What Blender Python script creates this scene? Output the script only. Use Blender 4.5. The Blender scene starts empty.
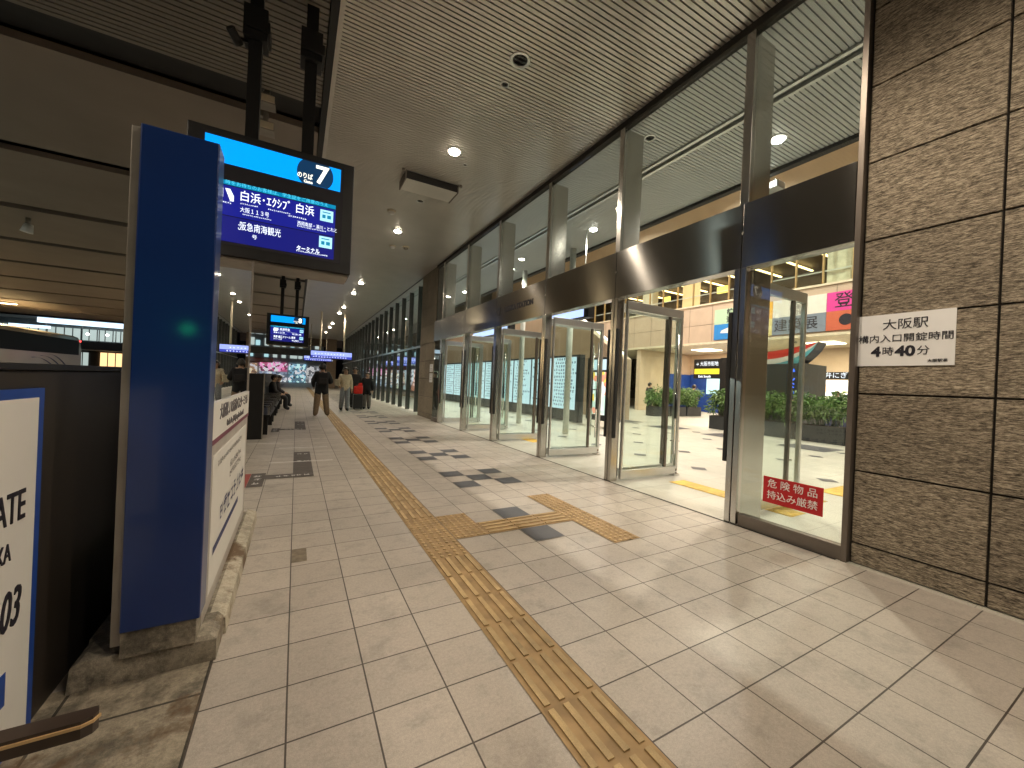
import bpy, bmesh, math, random
from mathutils import Vector, Matrix
random.seed(7)
R = math.radians
SC = bpy.context.scene
COL = SC.collection

# ------------------------------------------------------------------ camera (solved from the floor tiles)
FPX, YAW, PITCH, ROLL, CH = 391.49, R(28.864), R(-0.0725), R(2.519), 1.3286
Fv = Vector((math.sin(YAW)*math.cos(PITCH), math.cos(YAW)*math.cos(PITCH), math.sin(PITCH)))
r0 = Vector((math.cos(YAW), -math.sin(YAW), 0)); u0 = r0.cross(Fv)
Rv = math.cos(ROLL)*r0 + math.sin(ROLL)*u0
Uv = -math.sin(ROLL)*r0 + math.cos(ROLL)*u0
cam = bpy.data.objects.new('camera', bpy.data.cameras.new('camera')); COL.objects.link(cam)
cam.data.sensor_width = 36; cam.data.lens = FPX/1024*36
cam.data.clip_start = .02; cam.data.clip_end = 1000
M = Matrix((Rv, Uv, -Fv)).transposed().to_4x4(); M.translation = Vector((0, 0, CH))
cam.matrix_world = M
SC.camera = cam

# ------------------------------------------------------------------ mesh helpers
class MB:
    def __init__(s): s.bm = bmesh.new(); s.mi = 0
    def _m(s, faces):
        for f in faces: f.material_index = s.mi
    def mat(s, i): s.mi = i; return s
    def box(s, x0, x1, y0, y1, z0, z1, bev=0):
        g = bmesh.ops.create_cube(s.bm, size=1)
        for v in g['verts']:
            v.co = Vector((x0+(v.co.x+.5)*(x1-x0), y0+(v.co.y+.5)*(y1-y0), z0+(v.co.z+.5)*(z1-z0)))
        fs = list({f for v in g['verts'] for f in v.link_faces})
        s._m(fs)
        if bev:
            es = list({e for v in g['verts'] for e in v.link_edges})
            o = bmesh.ops.bevel(s.bm, geom=es, offset=bev, segments=2, affect='EDGES', profile=.6)
            s._m(o['faces'])
        return s
    def quad(s, a, b, c, d):
        f = s.bm.faces.new([s.bm.verts.new(Vector(p)) for p in (a, b, c, d)]); s._m([f]); return s
    def poly(s, pts):
        f = s.bm.faces.new([s.bm.verts.new(Vector(p)) for p in pts]); s._m([f]); return s
    def prism(s, pts, off):
        off = Vector(off); n = len(pts)
        a = [s.bm.verts.new(Vector(p)) for p in pts]; b = [s.bm.verts.new(Vector(p)+off) for p in pts]
        fs = [s.bm.faces.new(a[::-1]), s.bm.faces.new(b)]
        for i in range(n): fs.append(s.bm.faces.new((a[i], a[(i+1) % n], b[(i+1) % n], b[i])))
        s._m(fs); return s
    def tube(s, p, q, r, r2=None, n=12, caps=True):
        p, q = Vector(p), Vector(q); d = (q-p)
        r2 = r if r2 is None else r2
        a = d.orthogonal().normalized(); b = d.normalized().cross(a)
        A = [s.bm.verts.new(p+(a*math.cos(2*math.pi*i/n)+b*math.sin(2*math.pi*i/n))*r) for i in range(n)]
        B = [s.bm.verts.new(q+(a*math.cos(2*math.pi*i/n)+b*math.sin(2*math.pi*i/n))*r2) for i in range(n)]
        fs = []
        for i in range(n): fs.append(s.bm.faces.new((A[i], A[(i+1) % n], B[(i+1) % n], B[i])))
        for f in fs: f.smooth = True
        if caps: fs += [s.bm.faces.new(A[::-1]), s.bm.faces.new(B)]
        s._m(fs); return s
    def ball(s, c, r, sx=1, sy=1, sz=1, n=12):
        g = bmesh.ops.create_uvsphere(s.bm, u_segments=n, v_segments=n//2+2, radius=r)
        for v in g['verts']: v.co = Vector((v.co.x*sx, v.co.y*sy, v.co.z*sz))+Vector(c)
        fs = list({f for v in g['verts'] for f in v.link_faces})
        for f in fs: f.smooth = True
        s._m(fs); return s
    def build(s, name, mats, parent=None, loc=None):
        me = bpy.data.meshes.new(name)
        bmesh.ops.recalc_face_normals(s.bm, faces=s.bm.faces[:])
        if parent is not None:
            base = root_loc(parent)
        else:
            if loc is None:
                xs = [v.co for v in s.bm.verts]
                loc = Vector(((min(v.x for v in xs)+max(v.x for v in xs))/2, (min(v.y for v in xs)+max(v.y for v in xs))/2, min(v.z for v in xs)))
            base = Vector(loc)
        for v in s.bm.verts: v.co -= base
        s.bm.to_mesh(me); s.bm.free()
        for m in (mats if isinstance(mats, (list, tuple)) else [mats]): me.materials.append(m)
        o = bpy.data.objects.new(name, me); COL.objects.link(o)
        if parent is not None: o.parent = parent
        else: o.location = base
        return o
def root_loc(p):
    b = Vector((0, 0, 0))
    while p is not None: b += p.location; p = p.parent
    return b
def tag(o, label, cat, group=None):
    o['label'] = label; o['category'] = cat
    if group: o['group'] = group
    return o
def thing(name, label, cat, loc, group=None):
    o = bpy.data.objects.new(name, None); COL.objects.link(o); o.location = loc
    o.empty_display_size = .2
    return tag(o, label, cat, group)
def struct(o): o['kind'] = 'structure'; return o
def dup(o, loc, label=None, rotz=None, parent=None):
    c = o.copy(); COL.objects.link(c)
    if parent is None:
        c.location = loc
        if rotz is not None: c.rotation_euler = (0, 0, rotz)
        if label: c['label'] = label
    else: c.parent = parent
    for ch in list(o.children): dup(ch, None, parent=c)
    return c
def text(parent, s, size, mat, origin, right, up, align='CENTER', depth=.0015, name='lettering', bold=0, sx=1, shear=0):
    cu = bpy.data.curves.new('t', 'FONT'); cu.body = s; cu.size = size; cu.align_x = align; cu.align_y = 'CENTER'
    cu.extrude = depth; cu.offset = bold; cu.resolution_u = 3; cu.shear = shear
    t = bpy.data.objects.new('t', cu); COL.objects.link(t)
    dg = bpy.context.evaluated_depsgraph_get(); dg.update()
    me = bpy.data.meshes.new_from_object(t.evaluated_get(dg))
    bpy.data.objects.remove(t); bpy.data.curves.remove(cu)
    right, up = Vector(right).normalized(), Vector(up).normalized(); nz = right.cross(up)
    base = root_loc(parent); o3 = Vector(origin)-base
    for v in me.vertices: v.co = o3 + right*v.co.x*sx + up*v.co.y + nz*v.co.z
    me.materials.clear(); me.materials.append(mat)
    me.name = name
    o = bpy.data.objects.new(name, me); COL.objects.link(o); o.parent = parent
    return o
def glyphs(mb, origin, right, up, n, size, rnd, gap=1.12, normal=None, t=.002, sw=.09):
    """n dense little characters built of short strokes (writing too small to be read)"""
    right, up = Vector(right).normalized(), Vector(up).normalized(); nz = right.cross(up)
    for i in range(n):
        o = Vector(origin)+right*(i*size*gap)+nz*t
        k = rnd.choice((3, 4, 5))
        for j in range(k):
            h = rnd.uniform(.1, .9)*size; a, b = sorted((rnd.uniform(0, .35), rnd.uniform(.6, 1)))
            w = size*sw
            p = o+right*a*size+up*h; q = o+right*b*size+up*h
            mb.quad(p-up*w*.5, q-up*w*.5, q+up*w*.5, p+up*w*.5)
        for j in range(2):
            x = rnd.uniform(.15, .85)*size; a, b = sorted((rnd.uniform(0, .3), rnd.uniform(.6, 1)))
            w = size*sw
            p = o+right*x+up*a*size+nz*.0004; q = o+right*x+up*b*size+nz*.0004
            mb.quad(p-right*w*.5, p+right*w*.5, q+right*w*.5, q-right*w*.5)

# ------------------------------------------------------------------ materials
def newmat(name):
    m = bpy.data.materials.new(name); m.use_nodes = True
    nt = m.node_tree; return m, nt, nt.nodes['Principled BSDF'], nt.links
def N(nt, t, **k):
    n = nt.nodes.new(t)
    for a, v in k.items(): setattr(n, a, v)
    return n
def pm(name, col, rough=.6, metal=0, var=.12, scale=6, bump=0, bscale=60, spec=None, coat=0, stretch=None):
    """plain procedural paint / plastic / cloth with slight tone variation and optional bump"""
    m, nt, b, L = newmat(name)
    g = N(nt, 'ShaderNodeTexCoord'); src = g.outputs['Object']
    if stretch:
        mp = N(nt, 'ShaderNodeMapping'); mp.inputs['Scale'].default_value = stretch
        L.new(src, mp.inputs[0]); src = mp.outputs[0]
    n = N(nt, 'ShaderNodeTexNoise'); n.inputs['Scale'].default_value = scale; n.inputs['Detail'].default_value = 5
    L.new(src, n.inputs['Vector'])
    r = N(nt, 'ShaderNodeMapRange'); r.inputs['From Min'].default_value = .3; r.inputs['From Max'].default_value = .7
    r.inputs['To Min'].default_value = 1-var; r.inputs['To Max'].default_value = 1+var
    L.new(n.outputs['Fac'], r.inputs['Value'])
    mx = N(nt, 'ShaderNodeMix', data_type='RGBA', blend_type='MULTIPLY'); mx.inputs['Factor'].default_value = 1
    mx.inputs[6].default_value = (*col, 1); L.new(r.outputs[0], mx.inputs[7]); L.new(mx.outputs[2], b.inputs['Base Color'])
    b.inputs['Roughness'].default_value = rough; b.inputs['Metallic'].default_value = metal
    if spec is not None: b.inputs['Specular IOR Level'].default_value = spec
    if coat: b.inputs['Coat Weight'].default_value = coat; b.inputs['Coat Roughness'].default_value = .08
    if bump:
        n2 = N(nt, 'ShaderNodeTexNoise'); n2.inputs['Scale'].default_value = bscale; n2.inputs['Detail'].default_value = 4
        L.new(src, n2.inputs['Vector'])
        bp = N(nt, 'ShaderNodeBump'); bp.inputs['Strength'].default_value = bump; bp.inputs['Distance'].default_value = .01
        L.new(n2.outputs['Fac'], bp.inputs['Height']); L.new(bp.outputs[0], b.inputs['Normal'])
    return m
def em(name, col, s, pat=None):
    m, nt, b, L = newmat(name)
    b.inputs['Base Color'].default_value = (*[c*.3 for c in col], 1); b.inputs['Roughness'].default_value = .3
    b.inputs['Emission Color'].default_value = (*col, 1); b.inputs['Emission Strength'].default_value = s
    return m
def em_blotch(name, cols, s, scale=2):
    """lit shop interior seen from far away: patches of differently coloured lit goods"""
    m, nt, b, L = newmat(name)
    g = N(nt, 'ShaderNodeTexCoord'); v = N(nt, 'ShaderNodeTexVoronoi'); v.inputs['Scale'].default_value = scale
    L.new(g.outputs['Object'], v.inputs['Vector'])
    cr = N(nt, 'ShaderNodeValToRGB'); cr.color_ramp.interpolation = 'CONSTANT'
    el = cr.color_ramp.elements
    while len(el) < len(cols): el.new(.5)
    for i, c in enumerate(cols): el[i].position = i/len(cols); el[i].color = (*c, 1)
    L.new(v.outputs['Color'], cr.inputs[0]); L.new(cr.outputs[0], b.inputs['Emission Color']); L.new(cr.outputs[0], b.inputs['Base Color'])
    b.inputs['Emission Strength'].default_value = s
    return m
def glass(name, tint=(.9, .95, .93), refl=1.0, rough=0):
    m, nt, b, L = newmat(name); nt.nodes.remove(b)
    out = nt.nodes['Material Output']
    t = N(nt, 'ShaderNodeBsdfTransparent'); t.inputs[0].default_value = (*tint, 1)
    g = N(nt, 'ShaderNodeBsdfGlossy'); g.inputs['Roughness'].default_value = rough; g.inputs['Color'].default_value = (1, 1, 1, 1)
    f = N(nt, 'ShaderNodeLayerWeight'); f.inputs['Blend'].default_value = .5
    pw = N(nt, 'ShaderNodeMath', operation='POWER'); pw.inputs[1].default_value = 5; L.new(f.outputs['Facing'], pw.inputs[0])
    mm = N(nt, 'ShaderNodeMath', operation='MULTIPLY_ADD', use_clamp=True); mm.inputs[1].default_value = .8*refl; mm.inputs[2].default_value = .04*refl
    L.new(pw.outputs[0], mm.inputs[0])
    x = N(nt, 'ShaderNodeMixShader'); L.new(mm.outputs[0], x.inputs[0]); L.new(t.outputs[0], x.inputs[1]); L.new(g.outputs[0], x.inputs[2])
    L.new(x.outputs[0], out.inputs['Surface'])
    return m
def brushed(name, col, rough, aniso=.8, wob=.05):
    m, nt, b, L = newmat(name)
    b.inputs['Base Color'].default_value = (*col, 1); b.inputs['Metallic'].default_value = 1
    b.inputs['Anisotropic'].default_value = aniso; b.inputs['Anisotropic Rotation'].default_value = .25
    tg = N(nt, 'ShaderNodeTangent'); tg.direction_type = 'RADIAL'; tg.axis = 'Z'; L.new(tg.outputs[0], b.inputs['Tangent'])
    g = N(nt, 'ShaderNodeTexCoord'); mp = N(nt, 'ShaderNodeMapping'); mp.inputs['Scale'].default_value = (1, 1, 60)
    L.new(g.outputs['Object'], mp.inputs[0])
    n = N(nt, 'ShaderNodeTexNoise'); n.inputs['Scale'].default_value = 5; n.inputs['Detail'].default_value = 6; L.new(mp.outputs[0], n.inputs['Vector'])
    r = N(nt, 'ShaderNodeMapRange'); r.inputs['To Min'].default_value = rough*.8; r.inputs['To Max'].default_value = rough*1.3
    L.new(n.outputs['Fac'], r.inputs[0]); L.new(r.outputs[0], b.inputs['Roughness'])
    n2 = N(nt, 'ShaderNodeTexNoise'); n2.inputs['Scale'].default_value = 1.3; L.new(g.outputs['Object'], n2.inputs['Vector'])
    bp = N(nt, 'ShaderNodeBump'); bp.inputs['Strength'].default_value = wob; bp.inputs['Distance'].default_value = .1
    L.new(n2.outputs['Fac'], bp.inputs['Height']); L.new(bp.outputs[0], b.inputs['Normal'])
    return m
def tiles(name, col1, col2, grout, tx, ty, ox, oy, mortar, stain=.5, speck=.08, rough=.42, spec=.5, dirt_x=None, grime=0):
    """paving laid in a grid, world coordinates, with per-tile tone, speckle, scuffs and recessed joints"""
    m, nt, b, L = newmat(name)
    g = N(nt, 'ShaderNodeNewGeometry'); pos = g.outputs['Position']
    mp = N(nt, 'ShaderNodeMapping'); mp.vector_type = 'POINT'; mp.inputs['Location'].default_value = (-ox, -oy, 0)
    L.new(pos, mp.inputs[0])
    br = N(nt, 'ShaderNodeTexBrick'); br.offset = 0; br.squash = 1; br.offset_frequency = 1
    br.inputs['Scale'].default_value = 1; br.inputs['Mortar Size'].default_value = mortar; br.inputs['Mortar Smooth'].default_value = .15
    br.inputs['Bias'].default_value = 0; br.inputs['Brick Width'].default_value = tx; br.inputs['Row Height'].default_value = ty
    br.inputs['Color1'].default_value = (*col1, 1); br.inputs['Color2'].default_value = (*col2, 1); br.inputs['Mortar'].default_value = (*grout, 1)
    L.new(mp.outputs[0], br.inputs['Vector'])
    def mul(a, fac_out, lo, hi, fmin=.3, fmax=.7):
        r = N(nt, 'ShaderNodeMapRange'); r.inputs['From Min'].default_value = fmin; r.inputs['From Max'].default_value = fmax
        r.inputs['To Min'].default_value = lo; r.inputs['To Max'].default_value = hi; L.new(fac_out, r.inputs[0])
        x = N(nt, 'ShaderNodeMix', data_type='RGBA', blend_type='MULTIPLY'); x.inputs['Factor'].default_value = 1
        L.new(a, x.inputs[6]); L.new(r.outputs[0], x.inputs[7]); return x.outputs[2]
    def noise(sc, det=4, ro=.55):
        n = N(nt, 'ShaderNodeTexNoise'); n.inputs['Scale'].default_value = sc; n.inputs['Detail'].default_value = det; n.inputs['Roughness'].default_value = ro
        L.new(pos, n.inputs['Vector']); return n.outputs['Fac']
    c = br.outputs['Color']
    c = mul(c, noise(260, 2), 1-speck, 1+speck)
    c = mul(c, noise(70, 3), 1-speck*.8, 1+speck*.6)
    c = mul(c, noise(.55, 6, .6), 1-stain*.35, 1.03)
    c = mul(c, noise(3.3, 8, .7), 1-stain*.55, 1.0, .26, .47)
    c = mul(c, noise(11, 9, .8), 1-stain*.3, 1.02, .3, .5)
    c = mul(c, noise(1.7, 9, .75), 1-stain*.5, 1.0, .25, .38)
    vg = N(nt, 'ShaderNodeTexVoronoi'); vg.inputs['Scale'].default_value = 1.7; L.new(pos, vg.inputs['Vector'])   # old gum spots
    c = mul(c, vg.outputs['Distance'], .55, 1.0, .022, .036)
    if grime:
        c = mul(c, noise(4.5, 9, .72), 1-grime, 1.0, .40, .53); c = mul(c, noise(19, 8, .8), 1-grime*.6, 1.05, .38, .55)
        q = N(nt, 'ShaderNodeMapRange'); q.inputs['From Min'].default_value = .52; q.inputs['From Max'].default_value = .6; L.new(noise(2.1, 9, .7), q.inputs[0])
        x = N(nt, 'ShaderNodeMix', data_type='RGBA'); L.new(q.outputs[0], x.inputs['Factor']); L.new(c, x.inputs[6]); x.inputs[7].default_value = (.12, .075, .04, 1); c = x.outputs[2]
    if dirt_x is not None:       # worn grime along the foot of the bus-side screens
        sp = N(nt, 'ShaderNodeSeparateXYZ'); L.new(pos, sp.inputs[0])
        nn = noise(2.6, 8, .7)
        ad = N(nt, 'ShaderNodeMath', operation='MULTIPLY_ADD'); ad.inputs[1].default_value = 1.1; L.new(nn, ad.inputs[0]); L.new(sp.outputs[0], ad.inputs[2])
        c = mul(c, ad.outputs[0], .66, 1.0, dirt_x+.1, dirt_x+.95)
    L.new(c, b.inputs['Base Color'])
    r = N(nt, 'ShaderNodeMapRange'); r.inputs['To Min'].default_value = rough-.1; r.inputs['To Max'].default_value = rough+.15
    L.new(noise(4, 5), r.inputs[0]); L.new(r.outputs[0], b.inputs['Roughness'])
    b.inputs['Specular IOR Level'].default_value = spec
    ht = N(nt, 'ShaderNodeMath', operation='MULTIPLY_ADD'); ht.inputs[1].default_value = -1.0; L.new(br.outputs['Fac'], ht.inputs[0])
    hs = N(nt, 'ShaderNodeMath', operation='MULTIPLY'); hs.inputs[1].default_value = .35; L.new(noise(150, 3), hs.inputs[0]); L.new(hs.outputs[0], ht.inputs[2])
    bp = N(nt, 'ShaderNodeBump'); bp.inputs['Strength'].default_value = .5; bp.inputs['Distance'].default_value = .003
    L.new(ht.outputs[0], bp.inputs['Height']); L.new(bp.outputs[0], b.inputs['Normal'])
    return m
def stone(name, c1, c2, c3):
    """bush-hammered granite: short horizontal chisel streaks"""
    m, nt, b, L = newmat(name)
    g = N(nt, 'ShaderNodeNewGeometry'); pos = g.outputs['Position']
    mp = N(nt, 'ShaderNodeMapping'); mp.inputs['Scale'].default_value = (11, 11, 66); mp.inputs['Rotation'].default_value = (R(-4), 0, 0)
    L.new(pos, mp.inputs[0])
    n = N(nt, 'ShaderNodeTexNoise'); n.inputs['Scale'].default_value = 2.1; n.inputs['Detail'].default_value = 10; n.inputs['Roughness'].default_value = .8; n.inputs['Distortion'].default_value = .15
    L.new(mp.outputs[0], n.inputs['Vector'])
    cr = N(nt, 'ShaderNodeValToRGB'); el = cr.color_ramp.elements
    el[0].position = .40; el[0].color = (*c1, 1); el[1].position = .62; el[1].color = (*c3, 1)
    e = el.new(.5); e.color = (*c2, 1)
    L.new(n.outputs['Fac'], cr.inputs[0])
    n3 = N(nt, 'ShaderNodeTexNoise'); n3.inputs['Scale'].default_value = 1.6; n3.inputs['Detail'].default_value = 4; L.new(pos, n3.inputs['Vector'])
    r = N(nt, 'ShaderNodeMapRange'); r.inputs['From Min'].default_value = .3; r.inputs['From Max'].default_value = .7; r.inputs['To Min'].default_value = .85; r.inputs['To Max'].default_value = 1.12
    L.new(n3.outputs['Fac'], r.inputs[0])
    x = N(nt, 'ShaderNodeMix', data_type='RGBA', blend_type='MULTIPLY'); x.inputs['Factor'].default_value = 1
    L.new(cr.outputs[0], x.inputs[6]); L.new(r.outputs[0], x.inputs[7]); L.new(x.outputs[2], b.inputs['Base Color'])
    sn = N(nt, 'ShaderNodeVectorMath', operation='SNAP'); sn.inputs[1].default_value = (.7194, .7194, .6185)
    of = N(nt, 'ShaderNodeVectorMath', operation='ADD'); of.inputs[1].default_value = (0, 4.32, .45); L.new(pos, of.inputs[0]); L.new(of.outputs[0], sn.inputs[0])
    wn = N(nt, 'ShaderNodeTexWhiteNoise'); L.new(sn.outputs[0], wn.inputs['Vector'])
    r2 = N(nt, 'ShaderNodeMapRange'); r2.inputs['To Min'].default_value = .84; r2.inputs['To Max'].default_value = 1.1; L.new(wn.outputs['Value'], r2.inputs[0])
    x2 = N(nt, 'ShaderNodeMix', data_type='RGBA', blend_type='MULTIPLY'); x2.inputs['Factor'].default_value = 1
    L.new(x.outputs[2], x2.inputs[6]); L.new(r2.outputs[0], x2.inputs[7]); L.new(x2.outputs[2], b.inputs['Base Color'])
    bp = N(nt, 'ShaderNodeBump'); bp.inputs['Strength'].default_value = .9; bp.inputs['Distance'].default_value = .012
    L.new(n.outputs['Fac'], bp.inputs['Height']); L.new(bp.outputs[0], b.inputs['Normal'])
    b.inputs['Roughness'].default_value = .75; b.inputs['Specular IOR Level'].default_value = .3
    return m
def tactile(name, col):
    m, nt, b, L = newmat(name)
    g = N(nt, 'ShaderNodeNewGeometry'); pos = g.outputs['Position']
    c = None
    rgb = N(nt, 'ShaderNodeRGB'); rgb.outputs[0].default_value = (*col, 1); c = rgb.outputs[0]
    for sc, lo, hi, a, e in ((180, .85, 1.1, .3, .7), (2.2, .62, 1.08, .3, .62), (14, .8, 1.05, .3, .6)):
        n = N(nt, 'ShaderNodeTexNoise'); n.inputs['Scale'].default_value = sc; n.inputs['Detail'].default_value = 5; L.new(pos, n.inputs['Vector'])
        r = N(nt, 'ShaderNodeMapRange'); r.inputs['From Min'].default_value = a; r.inputs['From Max'].default_value = e; r.inputs['To Min'].default_value = lo; r.inputs['To Max'].default_value = hi
        L.new(n.outputs['Fac'], r.inputs[0])
        x = N(nt, 'ShaderNodeMix', data_type='RGBA', blend_type='MULTIPLY'); x.inputs['Factor'].default_value = 1
        L.new(c, x.inputs[6]); L.new(r.outputs[0], x.inputs[7]); c = x.outputs[2]
    L.new(c, b.inputs['Base Color']); b.inputs['Roughness'].default_value = .6
    return m

TX, TY, OX, OY = .303, .2945, -.287, 1.597
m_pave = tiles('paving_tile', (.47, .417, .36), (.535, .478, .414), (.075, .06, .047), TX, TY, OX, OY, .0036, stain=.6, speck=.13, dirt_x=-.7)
m_dark_tile = tiles('dark_paving_tile', (.085, .085, .095), (.10, .10, .11), (.05, .045, .04), TX, TY, OX, OY, .0036, stain=.3)
m_hall = tiles('hall_floor_stone', (.50, .48, .41), (.54, .51, .44), (.33, .31, .27), .6, .6, .1, .15, .003, stain=.14, speck=.14, rough=.35, spec=.5)
m_apron = tiles('worn_concrete', (.37, .315, .235), (.43, .37, .28), (.07, .06, .045), .46, .62, -.75, 1.37, .006, stain=.8, speck=.16, rough=.75, grime=.55)
m_tact = tactile('yellow_tactile_ceramic', (.52, .365, .175))
m_tact_in = tactile('yellow_tactile_sheet', (.72, .46, .07))
m_groove = pm('tactile_base', (.33, .215, .10), .7, var=.25, scale=9)
m_stone = stone('hammered_granite', (.04, .031, .021), (.235, .19, .137), (.58, .49, .365))
m_joint = pm('dark_joint', (.03, .026, .022), .9)
m_slat = pm('ceiling_slat_metal', (.60, .57, .53), .32, .35, .05, 1.5)
m_slat_in = pm('hall_ceiling_slat', (.52, .535, .54), .4, .1, .05, 1.5)
m_void = pm('ceiling_void', (.13, .12, .105), .9)
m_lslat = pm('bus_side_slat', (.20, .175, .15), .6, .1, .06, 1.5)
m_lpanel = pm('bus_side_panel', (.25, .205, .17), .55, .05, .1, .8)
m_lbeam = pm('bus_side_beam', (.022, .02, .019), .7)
m_black = pm('black_metal', (.012, .012, .013), .45, .2)
m_blackplastic = pm('black_plastic', (.02, .02, .022), .4)
m_rubber = pm('black_rubber', (.012, .012, .012), .55)
m_darkwall = pm('dark_brown_panel', (.028, .022, .017), .5, .1, .15, 3)
m_steel = brushed('brushed_steel', (.56, .54, .51), .2, .6)
m_band = brushed('brushed_dark_steel', (.40, .385, .365), .19, 1.0, .002)
m_polish = pm('polished_steel', (.72, .71, .69), .16, 1, .04, 4)
m_rail = pm('satin_aluminium', (.66, .66, .64), .32, .9, .05, 5)
m_frame = pm('bronze_frame', (.20, .17, .145), .4, .7, .1, 5)
m_glass = glass('clear_glass', (.93, .97, .95), 1.0)
m_glass_up = glass('upper_glass', (.84, .88, .87), 1.0)
m_glass_far = glass('dark_glass', (.76, .86, .82), 1.8)
m_screen_glass = glass('screen_glass', (.56, .58, .74), 4.0)
m_blue = pm('royal_blue_paint', (.004, .027, .145), .32, 0, .07, 2.5, coat=.35)
m_bluetrim = pm('blue_trim', (.015, .06, .30), .4)
m_greytrim = pm('grey_trim', (.32, .29, .25), .45, .4)
m_plinth = tiles('cracked_concrete', (.36, .32, .25), (.38, .33, .26), (.3, .26, .2), 9, 9, -5, -4, .0001, stain=.8, speck=.2, rough=.8, grime=.6)
m_kerb = tiles('painted_kerb', (.52, .47, .37), (.54, .48, .38), (.3, .26, .2), 9, 9, -5, -4, .0001, stain=.7, speck=.15, rough=.75, grime=.35)
m_poster = pm('poster_white', (.70, .69, .66), .5, 0, .02)
m_paper = pm('paper_white', (.82, .81, .80), .6, 0, .02)
m_ink = pm('ink_black', (.012, .011, .02), .6)
m_navyink = pm('ink_navy', (.02, .03, .12), .6)
m_greyink = pm('ink_grey', (.12, .11, .12), .6)
m_redsign = pm('red_sign', (.50, .012, .016), .45, 0, .04)
m_white = pm('white_print', (.8, .78, .76), .55, 0, .02)
m_beige = pm('beige_cladding', (.50, .385, .29), .5, 0, .05, 2)
m_orange = pm('warm_wall', (.60, .465, .345), .6, 0, .05, 2)
m_gold = pm('gold_frame', (.42, .29, .13), .4, .3)
m_cream = pm('cream_paint', (.66, .58, .44), .5)
m_bluewall = pm('blue_wall', (.02, .07, .34), .5)
m_darkbox = pm('dark_planter', (.045, .05, .055), .5, .1, .1, 4)
m_asph = pm('asphalt', (.05, .05, .052), .8, 0, .2, 3, bump=.4, bscale=90)
m_cableback = pm('wood_dark', (.035, .022, .015), .4, 0, .2, 12, coat=.2)
m_tan = pm('tan_edge', (.50, .33, .16), .5)

# ------------------------------------------------------------------ the ground
struct(MB().quad((-400, -300, -.16), (400, -300, -.16), (400, 500, -.16), (-400, 500, -.16)).build('ground', m_asph))
mb = MB(); mb.box(-1.25, 3.93, -8, 62, -.15, 0); struct(mb.build('pavement', m_pave))
struct(MB().quad((-34, -14, -.155), (-1.251, -14, -.155), (-1.251, 66, -.155), (-34, 66, -.155)).build('bus_lane_bounce', pm('bus_lane_bounce_pale', (.26, .245, .225), .8, 0, .25, 2, bump=.4, bscale=60)))  # pale sheet added over the asphalt to bounce lamp light onto the bay ceiling
mb = MB(); mb.box(3.932, 42, -15, 62, -.15, -.001); struct(mb.build('hall_floor', m_hall))
mb = MB(); mb.quad((-1.2, -4, .004), (-.288, -4, .004), (-.288, 2.24, .004), (-1.2, 2.24, .004)); struct(mb.build('pavement_apron', m_apron))
# dark accent tiles in fives
def tx(i): return OX+TX*i
def ty(j): return OY+TY*j
mb = MB()
for k in range(0, 16):
    cj = 5+6*k
    for di, dj in ((0, 0), (-1, -1), (-1, 1), (1, -1), (1, 1)):
        i, j = 8+di, cj+dj
        if k == 0 and (dj == 0 or di == 1): continue
        mb.quad((tx(i)+.003, ty(j)+.003, .004), (tx(i+1)-.003, ty(j)+.003, .004), (tx(i+1)-.003, ty(j+1)-.003, .004), (tx(i)+.003, ty(j+1)-.003, .004))
struct(mb.build('pavement_dark_tiles', m_dark_tile))
# tactile paving: raised bars and raised dots
def tact_base(mb, x0, x1, y0, y1): mb.quad((x0, y0, .004), (x1, y0, .004), (x1, y1, .004), (x0, y1, .004))
def bars_y(mb, x0, x1, y0, y1):
    n = 4; w = (x1-x0)/n
    y = y0
    while y < y1-.01:
        e = min(y+TY, y1)
        for i in range(n):
            c = x0+w*(i+.5); mb.box(c-.014, c+.014, y+.012, e-.012, .0, .011, 0)
        y = e
def bars_x(mb, x0, x1, y0, y1):
    n = 4; w = (y1-y0)/n; x = x0
    while x < x1-.01:
        e = min(x+TX, x1)
        for i in range(n):
            c = y0+w*(i+.5); mb.box(x+.012, e-.012, c-.014, c+.014, .0, .011)
        x = e
def dots(mb, x0, x1, y0, y1):
    nx = max(1, round((x1-x0)/.06)); ny = max(1, round((y1-y0)/.06))
    for i in range(nx):
        for j in range(ny):
            x = x0+(i+.5)*(x1-x0)/nx; y = y0+(j+.5)*(y1-y0)/ny
            mb.tube((x, y, 0), (x, y, .011), .019, .013, 8)
mb = MB(); X0, X1 = tx(4)-.005, tx(5)-.005
for a, b in ((-4, ty(4)), (ty(7), 46)): tact_base(mb, X0, X1, a, b)
tact_base(mb, X0, X1, ty(4), ty(7)); tact_base(mb, tx(5), tx(6), ty(5), ty(7)); tact_base(mb, tx(6), tx(9), ty(5), ty(6)); tact_base(mb, tx(9), tx(10), ty(3), ty(8))
mb.mat(1)
bars_y(mb, X0, X1, ty(-14), ty(4)); bars_y(mb, X0, X1, ty(7), 40)
dots(mb, X0, X1, ty(4), ty(7)); dots(mb, tx(5), tx(6), ty(5), ty(7)); bars_x(mb, tx(6), tx(9), ty(5), ty(6)); dots(mb, tx(9), tx(10), ty(3), ty(8))
struct(mb.build('tactile_path', [m_groove, m_tact]))
mb = MB()
for q in ((4.80, 5.12, 2.25, 3.85), (5.12, 6.0, 2.4, 2.7), (6.5, 9.5, 2.42, 2.74), (4.80, 5.12, 7.6, 9.2)):
    mb.box(q[0], q[1], q[2], q[3], 0, .003)
    mb.box(q[0]+.02, q[1]-.02, q[2]+.02, q[3]-.02, .003, .0055)
struct(mb.build('hall_tactile_path', m_tact_in))
mb = MB()
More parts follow.
